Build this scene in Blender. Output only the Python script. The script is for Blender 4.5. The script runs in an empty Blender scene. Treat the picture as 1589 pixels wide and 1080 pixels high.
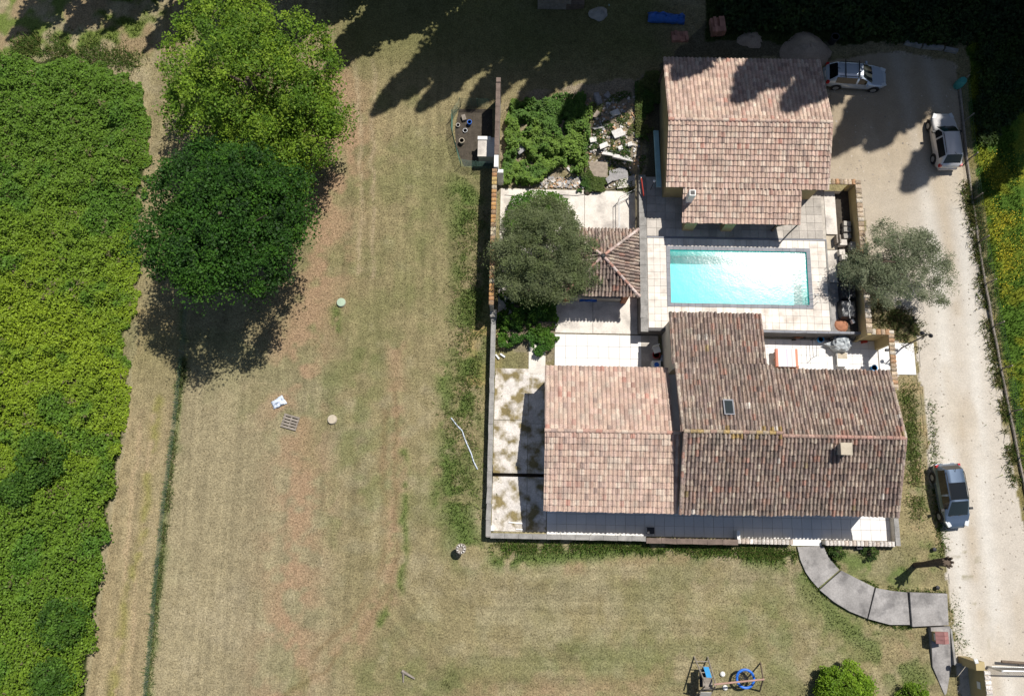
import bpy, math, random
import numpy as np
from mathutils import Vector, Matrix

# ------------------------------------------------------------------ camera, sky, sun, exposure
PI = math.pi
sc = bpy.context.scene
C = sc.collection
IMG_W, IMG_H, FOC = 1589.0, 1080.0, 1200.0
TILT, YAW, DIST = math.radians(11.8), math.radians(1.1), 55.8
CAM_H = DIST * math.cos(TILT)
_R = np.array([math.cos(YAW), math.sin(YAW), 0.0])
_N = np.array([-math.sin(YAW), math.cos(YAW), 0.0])
_F = _N * math.sin(TILT) + np.array([0, 0, -math.cos(TILT)])
_U = _N * math.cos(TILT) + np.array([0, 0, math.sin(TILT)])
_C = np.array([0.0, 0.0, CAM_H])

cam_d = bpy.data.cameras.new('camera')
cam = bpy.data.objects.new('camera', cam_d)
C.objects.link(cam)
cam_d.sensor_fit = 'HORIZONTAL'
cam_d.sensor_width = 36.0
cam_d.lens = FOC / IMG_W * 36.0
cam_d.clip_start, cam_d.clip_end = 0.5, 3000.0
cam.matrix_world = Matrix((( _R[0], _U[0], -_F[0], _C[0]), (_R[1], _U[1], -_F[1], _C[1]), (_R[2], _U[2], -_F[2], _C[2]), (0, 0, 0, 1)))
sc.camera = cam

SUN_EL, SUN_AZ = math.radians(61.2), math.radians(47.5)      # azimuth counter-clockwise from +x
SUN_DIR = Vector((math.cos(SUN_EL) * math.cos(SUN_AZ), math.cos(SUN_EL) * math.sin(SUN_AZ), math.sin(SUN_EL)))
world = bpy.data.worlds.new('World')
sc.world = world
world.use_nodes = True
_nt = world.node_tree
_sky = _nt.nodes.new('ShaderNodeTexSky')
_sky.sky_type = 'NISHITA'
_sky.sun_disc = False
_sky.sun_elevation = SUN_EL
_sky.sun_rotation = math.pi / 2 - SUN_AZ
_bg = _nt.nodes['Background']
_bg.inputs['Strength'].default_value = 0.07
_nt.links.new(_sky.outputs[0], _bg.inputs['Color'])
sun_d = bpy.data.lights.new('sun', 'SUN')
sun_d.energy, sun_d.angle, sun_d.color = 5.0, math.radians(0.53), (1.0, 0.955, 0.88)
sun = bpy.data.objects.new('sun', sun_d)
C.objects.link(sun)
sun.location = SUN_DIR * 120
sun.rotation_euler = SUN_DIR.to_track_quat('Z', 'Y').to_euler()
sc.view_settings.view_transform = 'Standard'
sc.view_settings.look = 'None'
sc.view_settings.exposure = 0.10
sc.view_settings.gamma = 1.0
sc.view_settings.use_curve_mapping = False
try:
    sc.cycles.max_bounces = 6
    sc.cycles.transparent_max_bounces = 8
except Exception:
    pass

# ------------------------------------------------------------------ terrain height and survey helpers
rng = np.random.default_rng(7)
random.seed(7)
_lat = rng.random((8, 256, 256))

def vnoise(x, y, s, k=0):
    x = np.asarray(x, float) / s + 37.3 * k; y = np.asarray(y, float) / s + 11.7 * k
    xi = np.floor(x).astype(int); yi = np.floor(y).astype(int)
    fx = x - xi; fy = y - yi
    fx = fx * fx * (3 - 2 * fx); fy = fy * fy * (3 - 2 * fy)
    L = _lat[k % 8]
    a = L[xi & 255, yi & 255]; b = L[(xi + 1) & 255, yi & 255]
    c = L[xi & 255, (yi + 1) & 255]; d = L[(xi + 1) & 255, (yi + 1) & 255]
    return (a * (1 - fx) + b * fx) * (1 - fy) + (c * (1 - fx) + d * fx) * fy

def fbm(x, y, s, k=0, n=3):
    t = 0; w = 0
    for i in range(n):
        t = t + vnoise(x, y, s / 2 ** i, k + i) * 0.55 ** i; w += 0.55 ** i
    return t / w

def sstep(v, a, b):
    t = np.clip((np.asarray(v, float) - a) / (b - a), 0, 1)
    return t * t * (3 - 2 * t)

def hgt(x, y):
    """the yard in the north-east lies about 1.2 m above the lower court and the field"""
    k = sstep(y, 24.8, 27.0)
    xs = 8.86 + (3.5 - 8.86) * k
    xe = 8.95 + (9.3 - 8.95) * k
    t = np.clip((x - xs) / (xe - xs), 0, 1)
    return 1.25 * sstep(y, 12.8, 23.5) * t * t * (3 - 2 * t)

def P(px, py, z=0.0):
    d = _F + _R * ((px - 794.5) / FOC) - _U * ((py - 540) / FOC)
    s = (z - CAM_H) / d[2]
    q = _C + d * s
    return (float(q[0]), float(q[1]), float(z))

def G(px, py, dz=0.0):
    z = 0.0
    for _ in range(6):
        x, y, _z = P(px, py, z + dz)
        z = float(hgt(x, y))
    return (x, y, z + dz)

def Qv(x, y, z):
    """where a place in the world is seen in the survey photograph"""
    vx, vy, vz = x - _C[0], y - _C[1], z - _C[2]
    zf = vx * _F[0] + vy * _F[1] + vz * _F[2]
    return 794.5 + FOC * (vx * _R[0] + vy * _R[1]) / zf, 540 - FOC * (vx * _U[0] + vy * _U[1] + vz * _U[2]) / zf

def inpoly(px, py, poly):
    inside = np.zeros(px.shape, bool)
    n = len(poly)
    for i in range(n):
        x1, y1 = poly[i]; x2, y2 = poly[(i + 1) % n]
        c = ((y1 > py) != (y2 > py)) & (px < (x2 - x1) * (py - y1) / ((y2 - y1) or 1e-9) + x1)
        inside ^= c
    return inside

def dline(px, py, pts):
    d = np.full(px.shape, 1e9)
    for (x1, y1), (x2, y2) in zip(pts[:-1], pts[1:]):
        vx, vy = x2 - x1, y2 - y1
        t = np.clip(((px - x1) * vx + (py - y1) * vy) / (vx * vx + vy * vy), 0, 1)
        d = np.minimum(d, np.hypot(px - x1 - t * vx, py - y1 - t * vy))
    return d

# ------------------------------------------------------------------ materials
def _inp(n, k, v):
    if k in n.inputs:
        n.inputs[k].default_value = v

def mat(name, rgb=(.5, .5, .5), rough=.8, var=.25, scale=3.0, var2=0.0, scale2=30.0, bump=0.0, bscale=40.0, attr=None,
        objrand=0.0, metal=0.0, coat=0.0, spec=0.3, transl=0.0, stain=None, stain_scale=1.0, stain_lo=.5, stain_hi=.62):
    m = bpy.data.materials.new(name); m.use_nodes = True
    nt = m.node_tree; N = nt.nodes; L = nt.links
    bs = N['Principled BSDF']
    _inp(bs, 'Roughness', rough); _inp(bs, 'Metallic', metal); _inp(bs, 'Coat Weight', coat); _inp(bs, 'Specular IOR Level', spec)
    geo = N.new('ShaderNodeNewGeometry')
    if attr:
        a = N.new('ShaderNodeAttribute'); a.attribute_name = attr; col = a.outputs['Color']
    else:
        r = N.new('ShaderNodeRGB'); r.outputs[0].default_value = (*rgb, 1); col = r.outputs[0]
    def noise(sc_, det=3.0):
        n = N.new('ShaderNodeTexNoise'); n.inputs['Scale'].default_value = sc_; n.inputs['Detail'].default_value = det
        L.new(geo.outputs['Position'], n.inputs['Vector']); return n.outputs['Fac']
    def mul(col, fac, amt):
        mr = N.new('ShaderNodeMapRange'); mr.inputs[1].default_value = .25; mr.inputs[2].default_value = .75
        mr.inputs[3].default_value = 1 - amt; mr.inputs[4].default_value = 1 + amt
        L.new(fac, mr.inputs[0])
        v = N.new('ShaderNodeVectorMath'); v.operation = 'SCALE'
        L.new(col, v.inputs[0]); L.new(mr.outputs[0], v.inputs['Scale']); return v.outputs[0]
    if stain:
        f = noise(stain_scale, 6.0)
        mr = N.new('ShaderNodeMapRange'); mr.inputs[1].default_value = stain_lo; mr.inputs[2].default_value = stain_hi
        L.new(f, mr.inputs[0])
        mx = N.new('ShaderNodeMix'); mx.data_type = 'RGBA'
        L.new(mr.outputs[0], mx.inputs[0]); L.new(col, mx.inputs[6]); mx.inputs[7].default_value = (*stain, 1)
        col = mx.outputs[2]
    if var: col = mul(col, noise(scale), var)
    if var2: col = mul(col, noise(scale2, 2.0), var2)
    if objrand:
        oi = N.new('ShaderNodeObjectInfo')
        mr = N.new('ShaderNodeMapRange'); mr.inputs[3].default_value = 1 - objrand; mr.inputs[4].default_value = 1 + objrand * .6
        L.new(oi.outputs['Random'], mr.inputs[0])
        v = N.new('ShaderNodeVectorMath'); v.operation = 'SCALE'
        L.new(col, v.inputs[0]); L.new(mr.outputs[0], v.inputs['Scale']); col = v.outputs[0]
    L.new(col, bs.inputs['Base Color'])
    if bump:
        b = N.new('ShaderNodeBump'); b.inputs['Strength'].default_value = bump; b.inputs['Distance'].default_value = .05
        L.new(noise(bscale, 4.0), b.inputs['Height']); L.new(b.outputs[0], bs.inputs['Normal'])
    if transl:
        t = N.new('ShaderNodeBsdfTranslucent'); L.new(col, t.inputs['Color'])
        ms = N.new('ShaderNodeMixShader'); ms.inputs[0].default_value = transl
        L.new(bs.outputs[0], ms.inputs[1]); L.new(t.outputs[0], ms.inputs[2])
        L.new(ms.outputs[0], N['Material Output'].inputs['Surface'])
    return m

M = {}
M['ground'] = mat('ground', attr='Col', rough=.95, var=.16, scale=2.4, var2=.45, scale2=9.0, bump=1.0, bscale=12.0, spec=.1)
M['grass'] = mat('grass_blades', attr='Col', rough=.7, var=0, spec=.15, transl=.25)
M['leaf'] = mat('leaves', attr='Col', rough=.6, var=0, spec=.25, transl=.32)
M['bark'] = mat('bark', (.10, .075, .055), .9, .35, 6, bump=.6, bscale=20)
M['tile'] = mat('clay_tile', attr='Col', rough=.85, var=.16, scale=2.2, var2=.3, scale2=14.0, bump=.25, bscale=60, spec=.2, stain=(.27, .215, .18), stain_scale=1.1, stain_lo=.52, stain_hi=.80)
M['old_tile'] = mat('old_clay_tile', attr='Col', rough=.9, var=.2, scale=1.4, var2=.42, scale2=10.0, bump=.4, bscale=50, spec=.15, stain=(.20, .17, .14), stain_scale=.9, stain_lo=.5, stain_hi=.8)
M['underlay'] = mat('roof_underlay', (.16, .115, .09), .9, .2, 4)
M['render_wall'] = mat('ochre_render', (.44, .35, .185), .9, .14, 1.2, .08, 20, bump=.2, bscale=30)
M['pale_wall'] = mat('pale_render', (.55, .5, .42), .9, .18, .8, .1, 14, bump=.2, bscale=30)
M['grey_wall'] = mat('weathered_render', (.34, .32, .29), .9, .3, 1.5, .15, 14, bump=.3, bscale=30)
M['block_wall'] = mat('dark_retaining_render', (.11, .105, .105), .9, .25, 1.0, .12, 12, bump=.3, bscale=25)
M['cap_grey'] = mat('grey_coping', (.27, .26, .245), .9, .3, 2.0, .2, 20)
M['cap_dark'] = mat('dark_coping', (.16, .12, .10), .9, .3, 2.0, .2, 20)
M['paver_cream'] = mat('cream_paver', (.72, .665, .60), .8, .16, .7, .08, 18, objrand=.10, bump=.1, bscale=30, stain=(.46, .38, .32), stain_scale=1.3, stain_lo=.5, stain_hi=.8)
M['paver_grey'] = mat('weathered_paver', (.47, .43, .385), .85, .22, .9, .14, 16, objrand=.22, bump=.15, bscale=30)
M['paver_white'] = mat('white_terrace_tile', (.70, .685, .67), .55, .08, .6, .04, 14, objrand=.05)
M['joint'] = mat('mortar_joint', (.46, .42, .37), .95, .25, 3)
M['coping_grey'] = mat('grey_pool_coping', (.23, .235, .26), .7, .12, 2, objrand=.10)
M['pool_liner'] = mat('pool_liner', (.16, .68, .66), .5, .05, .5)
M['concrete'] = mat('pale_concrete', (.66, .61, .55), .9, .18, .8, .12, 12, bump=.3, bscale=20, stain=(.30, .27, .25), stain_scale=.7, stain_lo=.5, stain_hi=.74)
M['mossy_concrete'] = mat('mossy_concrete', (.60, .56, .52), .95, .22, 1.2, .2, 10, bump=.5, bscale=16, stain=(.20, .16, .075), stain_scale=1.0, stain_lo=.45, stain_hi=.60)
M['slab'] = mat('path_concrete', (.30, .285, .275), .9, .26, .9, .16, 9, objrand=.08, bump=.3, bscale=20, stain=(.20, .19, .185), stain_scale=1.3, stain_lo=.5, stain_hi=.66)
M['wood'] = mat('weathered_wood', (.16, .12, .09), .85, .3, 5, bump=.3, bscale=30)
M['wood_grey'] = mat('grey_wood', (.27, .235, .20), .85, .3, 5, objrand=.15, bump=.3, bscale=30)
M['wood_pink'] = mat('pale_red_wood', (.40, .25, .20), .8, .2, 5)
M['white'] = mat('white_paint', (.8, .79, .76), .6, .07, 3)
M['offwhite'] = mat('worn_plaster', (.62, .58, .53), .9, .22, 3, objrand=.25, bump=.3, bscale=25)
M['rubblemat'] = mat('rubble_stone', attr='Col', rough=.95, var=.25, scale=5, bump=.4, bscale=25)
M['metal'] = mat('galvanised_metal', (.42, .43, .44), .45, .15, 4, metal=.6)
M['iron'] = mat('dark_iron', (.035, .035, .04), .55, .15, 6, metal=.3)
M['wire_green'] = mat('green_wire', (.075, .15, .115), .6, .1, 4)
M['black_tarp'] = mat('black_tarpaulin', (.028, .03, .036), .4, .35, 4, bump=.8, bscale=6, spec=.5)
M['blue_tarp'] = mat('blue_tarpaulin', (.03, .12, .42), .45, .25, 4, bump=.6, bscale=7, spec=.5)
M['silver_tarp'] = mat('silver_tarpaulin', (.40, .43, .45), .35, .25, 3, bump=.9, bscale=5, spec=.6)
M['blue'] = mat('blue_plastic', (.025, .15, .60), .4, .1, 3)
M['sky_blue'] = mat('light_blue_plastic', (.06, .33, .68), .4, .1, 3)
M['teal_pipe'] = mat('pale_blue_pipe', (.30, .50, .56), .5, .15, 2)
M['teal'] = mat('teal_plastic', (.06, .30, .27), .5, .15, 2)
M['red'] = mat('red_plastic', (.42, .05, .035), .45, .15, 3)
M['green_cover'] = mat('pale_green_plastic', (.36, .46, .34), .5, .08, 3)
M['beige'] = mat('beige_concrete', (.46, .40, .31), .9, .16, 4, bump=.2)
M['terracotta'] = mat('terracotta', (.36, .16, .09), .85, .2, 4)
M['brick'] = mat('hollow_brick', (.45, .22, .16), .9, .15, 3, objrand=.25)
M['sand'] = mat('sand', (.34, .27, .21), .95, .2, 1.5, .15, 12, bump=.5, bscale=10)
M['soil'] = mat('dark_soil', (.07, .058, .045), .95, .3, 3, bump=.6, bscale=12)
M['rubber'] = mat('rubber', (.02, .02, .021), .8, .15, 5)
M['glass_dark'] = mat('tinted_glass', (.008, .010, .012), .06, 0, spec=.6)
M['glass_screen'] = mat('windscreen_glass', (.02, .028, .03), .06, 0, spec=.6)
M['silver_paint'] = mat('silver_car_paint', (.50, .56, .64), .26, .04, 2, metal=.25, coat=.6)
M['grey_paint'] = mat('champagne_grey_car_paint', (.60, .585, .58), .26, .04, 2, metal=.1, coat=.6)
M['blue_paint'] = mat('slate_blue_car_paint', (.14, .19, .27), .26, .04, 2, metal=.55, coat=.8)
M['black_trim'] = mat('black_trim', (.02, .02, .022), .5, .1, 4)
M['lamp_glass'] = mat('headlight_lens', (.6, .62, .63), .15, 0, spec=.6)
M['tail_glass'] = mat('tail_light_lens', (.45, .02, .02), .2, 0, spec=.6)
M['tile_red'] = mat('pinkish_red_tile', (.30, .145, .135), .75, .2, 4, objrand=.1)
M['canvas_blue'] = mat('pale_blue_sheet', (.58, .64, .74), .7, .1, 3, bump=.5, bscale=8)
M['flower'] = mat('yellow_petals', (.62, .46, .01), .6, .1, 5)

def striped_cloth():
    m = bpy.data.materials.new('striped_cloth'); m.use_nodes = True
    nt = m.node_tree; N = nt.nodes; L = nt.links; bs = N['Principled BSDF']; bs.inputs['Roughness'].default_value = .85
    tc = N.new('ShaderNodeTexCoord'); sx = N.new('ShaderNodeSeparateXYZ'); L.new(tc.outputs['Object'], sx.inputs[0])
    mr = N.new('ShaderNodeMapRange'); mr.inputs[1].default_value = -.75; mr.inputs[2].default_value = .75
    L.new(sx.outputs[0], mr.inputs[0])
    cr = N.new('ShaderNodeValToRGB'); cr.color_ramp.interpolation = 'CONSTANT'
    cols = [(.50, .20, .14), (.78, .74, .74), (.60, .58, .66), (.78, .75, .74), (.55, .50, .58), (.78, .75, .74), (.62, .50, .52), (.78, .72, .7), (.55, .24, .16)]
    el = cr.color_ramp.elements
    while len(el) < len(cols): el.new(.5)
    for i, c in enumerate(cols):
        el[i].position = [0, .09, .24, .33, .46, .55, .70, .78, .90][i]; el[i].color = (*c, 1)
    L.new(mr.outputs[0], cr.inputs[0]); L.new(cr.outputs[0], bs.inputs['Base Color'])
    return m
M['stripes'] = striped_cloth()

def water_mat():
    m = bpy.data.materials.new('pool_water'); m.use_nodes = True
    nt = m.node_tree; N = nt.nodes; L = nt.links
    N.remove(N['Principled BSDF'])
    geo = N.new('ShaderNodeNewGeometry')
    b = None
    for s_, st in ((1.4, .02), (8.0, .05), (28.0, .11)):
        n = N.new('ShaderNodeTexNoise'); n.inputs['Scale'].default_value = s_; n.inputs['Detail'].default_value = 2
        L.new(geo.outputs['Position'], n.inputs['Vector'])
        bb = N.new('ShaderNodeBump'); bb.inputs['Strength'].default_value = st; bb.inputs['Distance'].default_value = .35 / s_
        L.new(n.outputs['Fac'], bb.inputs['Height'])
        if b: L.new(b.outputs[0], bb.inputs['Normal'])
        b = bb
    fr = N.new('ShaderNodeFresnel'); fr.inputs['IOR'].default_value = 1.33; L.new(b.outputs[0], fr.inputs['Normal'])
    tr = N.new('ShaderNodeBsdfTransparent'); tr.inputs['Color'].default_value = (.72, .97, .97, 1)
    gl = N.new('ShaderNodeBsdfGlossy'); gl.inputs['Roughness'].default_value = .165; L.new(b.outputs[0], gl.inputs['Normal'])
    mx = N.new('ShaderNodeMixShader'); L.new(fr.outputs[0], mx.inputs[0]); L.new(tr.outputs[0], mx.inputs[1]); L.new(gl.outputs[0], mx.inputs[2])
    L.new(mx.outputs[0], N['Material Output'].inputs['Surface'])
    return m
M['water'] = water_mat()

# ------------------------------------------------------------------ object helpers
ORG = {}

def tag(o, label=None, cat=None, group=None, kind=None):
    if label: o['label'] = label
    if cat: o['category'] = cat
    if group: o['group'] = group
    if kind: o['kind'] = kind
    return o

def thing(name, label, cat, loc, rotz=0.0, group=None):
    o = bpy.data.objects.new(name, None); C.objects.link(o)
    o.empty_display_size = .3
    o.location = loc; o.rotation_euler = (0, 0, rotz)
    ORG[o.name] = np.array(loc, float)
    return tag(o, label, cat, group)

class MB:
    def __init__(s): s.v = []; s.f = []; s.c = []
    def add(s, vs, fs, col=None):
        b = len(s.v); s.v += [tuple(map(float, v)) for v in vs]
        s.f += [tuple(b + i for i in f) for f in fs]; s.c += [col] * len(fs); return s
    def box(s, c, d, rz=0.0, col=None, tilt=None):
        x, y, z = d[0] / 2, d[1] / 2, d[2] / 2
        vs = [Vector((a * x, b * y, e * z)) for e in (-1, 1) for b in (-1, 1) for a in (-1, 1)]
        R = Matrix.Rotation(rz, 3, 'Z')
        if tilt: R = R @ Matrix.Rotation(tilt[1], 3, 'Y') @ Matrix.Rotation(tilt[0], 3, 'X')
        vs = [R @ v + Vector(c) for v in vs]
        return s.add(vs, [(0, 2, 3, 1), (4, 5, 7, 6), (0, 1, 5, 4), (2, 6, 7, 3), (0, 4, 6, 2), (1, 3, 7, 5)], col)
    def bb(s, x0, x1, y0, y1, z0, z1, col=None):
        return s.box(((x0 + x1) / 2, (y0 + y1) / 2, (z0 + z1) / 2), (x1 - x0, y1 - y0, z1 - z0), col=col)
    def prism(s, poly, z0, z1, col=None):
        n = len(poly)
        a = sum(poly[i][0] * poly[(i + 1) % n][1] - poly[(i + 1) % n][0] * poly[i][1] for i in range(n))
        if a < 0:
            poly = poly[::-1]
            if isinstance(z1, (list, tuple)): z1 = list(z1)[::-1]
        zz0 = z0 if isinstance(z0, (list, tuple)) else [z0] * n
        zz1 = z1 if isinstance(z1, (list, tuple)) else [z1] * n
        vs = [(p[0], p[1], zz0[i]) for i, p in enumerate(poly)] + [(p[0], p[1], zz1[i]) for i, p in enumerate(poly)]
        fs = [tuple(range(n))[::-1], tuple(range(n, 2 * n))] + [(i, (i + 1) % n, n + (i + 1) % n, n + i) for i in range(n)]
        return s.add(vs, fs, col)
    def tube(s, pts, r, n=6, col=None, cap=True):
        pts = [Vector(p) for p in pts]
        rs = r if isinstance(r, (list, tuple)) else [r] * len(pts)
        vs = []
        for i, p in enumerate(pts):
            d = (pts[min(i + 1, len(pts) - 1)] - pts[max(i - 1, 0)]).normalized()
            a = d.orthogonal().normalized() if abs(d.z) < .95 else Vector((1, 0, 0))
            a = (a - d * a.dot(d)).normalized(); b = d.cross(a)
            for k in range(n):
                t = 2 * PI * k / n
                vs.append(p + (a * math.cos(t) + b * math.sin(t)) * rs[i])
        fs = []
        for i in range(len(pts) - 1):
            for k in range(n):
                fs.append((i * n + k, i * n + (k + 1) % n, (i + 1) * n + (k + 1) % n, (i + 1) * n + k))
        if cap:
            fs.append(tuple(range(n))[::-1]); fs.append(tuple(range((len(pts) - 1) * n, len(pts) * n)))
        return s.add(vs, fs, col)
    def lathe(s, c, prof, n=16, col=None):
        vs = []
        for (r, z) in prof:
            for k in range(n):
                t = 2 * PI * k / n; vs.append((c[0] + r * math.cos(t), c[1] + r * math.sin(t), c[2] + z))
        fs = []
        for i in range(len(prof) - 1):
            for k in range(n):
                fs.append((i * n + k, i * n + (k + 1) % n, (i + 1) * n + (k + 1) % n, (i + 1) * n + k))
        fs.append(tuple(range((len(prof) - 1) * n, len(prof) * n)))
        return s.add(vs, fs, col)
    def mesh(s, name, m, smooth=False, ang=40):
        me = bpy.data.meshes.new(name)
        me.from_pydata(s.v, [], s.f)
        if any(c is not None for c in s.c):
            at = me.attributes.new('Col', 'FLOAT_COLOR', 'FACE')
            at.data.foreach_set('color', np.array([(*(c or (.3, .3, .3)), 1.0) for c in s.c], np.float32).ravel())
        if m: me.materials.append(m)
        if smooth:
            me.polygons.foreach_set('use_smooth', [True] * len(me.polygons))
            try: me.set_sharp_from_angle(angle=math.radians(ang))
            except Exception: pass
        me.update()
        return me
    def build(s, name, m, parent=None, org=None, local=False, smooth=False, kind=None, ang=40):
        """vertices are in world metres unless local; a top-level mesh gets its origin at org"""
        if not local:
            o0 = ORG[parent.name] if parent is not None else np.array(org if org is not None else (np.mean([v[0] for v in s.v]), np.mean([v[1] for v in s.v]), min(v[2] for v in s.v)))
            s.v = [(v[0] - o0[0], v[1] - o0[1], v[2] - o0[2]) for v in s.v]
        else:
            o0 = np.array(org if org is not None else (0, 0, 0), float)
        o = bpy.data.objects.new(name, s.mesh(name, m, smooth, ang)); C.objects.link(o)
        if parent is not None:
            o.parent = parent
            ORG[o.name] = ORG[parent.name]
        else:
            o.location = tuple(o0); ORG[o.name] = np.array(o0, float)
        if kind: o['kind'] = kind
        return o

def fast(name, verts, faces, col, m, parent=None, org=(0, 0, 0), kind=None):
    """large meshes straight from arrays; faces (n, 3 or 4), col (n, 3) per face"""
    me = bpy.data.meshes.new(name)
    nv, nf, k = len(verts), len(faces), faces.shape[1]
    me.vertices.add(nv); me.loops.add(nf * k); me.polygons.add(nf)
    o0 = ORG[parent.name] if parent is not None else np.array(org, float)
    me.vertices.foreach_set('co', (verts - o0).astype(np.float32).ravel())
    me.loops.foreach_set('vertex_index', faces.astype(np.int32).ravel())
    me.polygons.foreach_set('loop_start', np.arange(0, nf * k, k, dtype=np.int32))
    at = me.attributes.new('Col', 'FLOAT_COLOR', 'FACE')
    at.data.foreach_set('color', np.concatenate([np.clip(col, 0, 1), np.ones((nf, 1))], 1).astype(np.float32).ravel())
    me.materials.append(m)
    me.update(calc_edges=True)
    o = bpy.data.objects.new(name, me); C.objects.link(o)
    if parent is not None: o.parent = parent
    else: o.location = tuple(o0)
    ORG[o.name] = o0
    if kind: o['kind'] = kind
    return o

def put(name, me, mtx, parent=None):
    o = bpy.data.objects.new(name, me); C.objects.link(o)
    if parent is not None:
        o.parent = parent
        mtx = Matrix.Translation(-Vector(ORG[parent.name])) @ mtx
    o.matrix_basis = mtx
    return o

def leaf_quads(pos, size, up=0.8, aspect=.55, rg=rng):
    n = len(pos)
    nr = rg.normal(size=(n, 3)); nr /= np.linalg.norm(nr, axis=1, keepdims=True)
    nr[:, 2] = np.abs(nr[:, 2]) + up
    nr /= np.linalg.norm(nr, axis=1, keepdims=True)
    t = np.cross(nr, rg.normal(size=(n, 3))); t /= np.linalg.norm(t, axis=1, keepdims=True) + 1e-9
    b = np.cross(nr, t)
    l = size[:, None] * .5
    v = np.stack([pos - t * l, pos + b * l * aspect, pos + t * l, pos - b * l * aspect], 1).reshape(-1, 3)
    f = np.arange(4 * n).reshape(n, 4)
    return v, f

# ------------------------------------------------------------------ ground colours (real patches of earth, straw, grass and gravel)
DRIVE = [(1286, 92), (1400, 82), (1484, 98), (1493, 200), (1508, 290), (1524, 400), (1543, 520), (1560, 640), (1575, 740), (1592, 850),
         (1640, 1000), (1660, 1100), (1500, 1100), (1483, 1040), (1474, 965), (1471, 900), (1455, 800), (1441, 700), (1432, 620), (1422, 545), (1424, 500),
         (1380, 470), (1352, 430), (1335, 300), (1326, 280), (1280, 284), (1282, 180)]
BRAMBLE = [(-400, 40), (-100, 80), (0, 88), (60, 96), (110, 88), (160, 100), (215, 128), (233, 175), (230, 260), (216, 340), (210, 420), (212, 480),
           (188, 540), (206, 590), (196, 680), (178, 780), (166, 880), (150, 980), (140, 1090), (100, 1300), (-400, 1300)]
MEADOW = [(1503, -40), (1503, 180), (1520, 300), (1545, 470), (1570, 640), (1590, 740), (1700, 1200), (2400, 1200), (2400, -40)]

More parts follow.
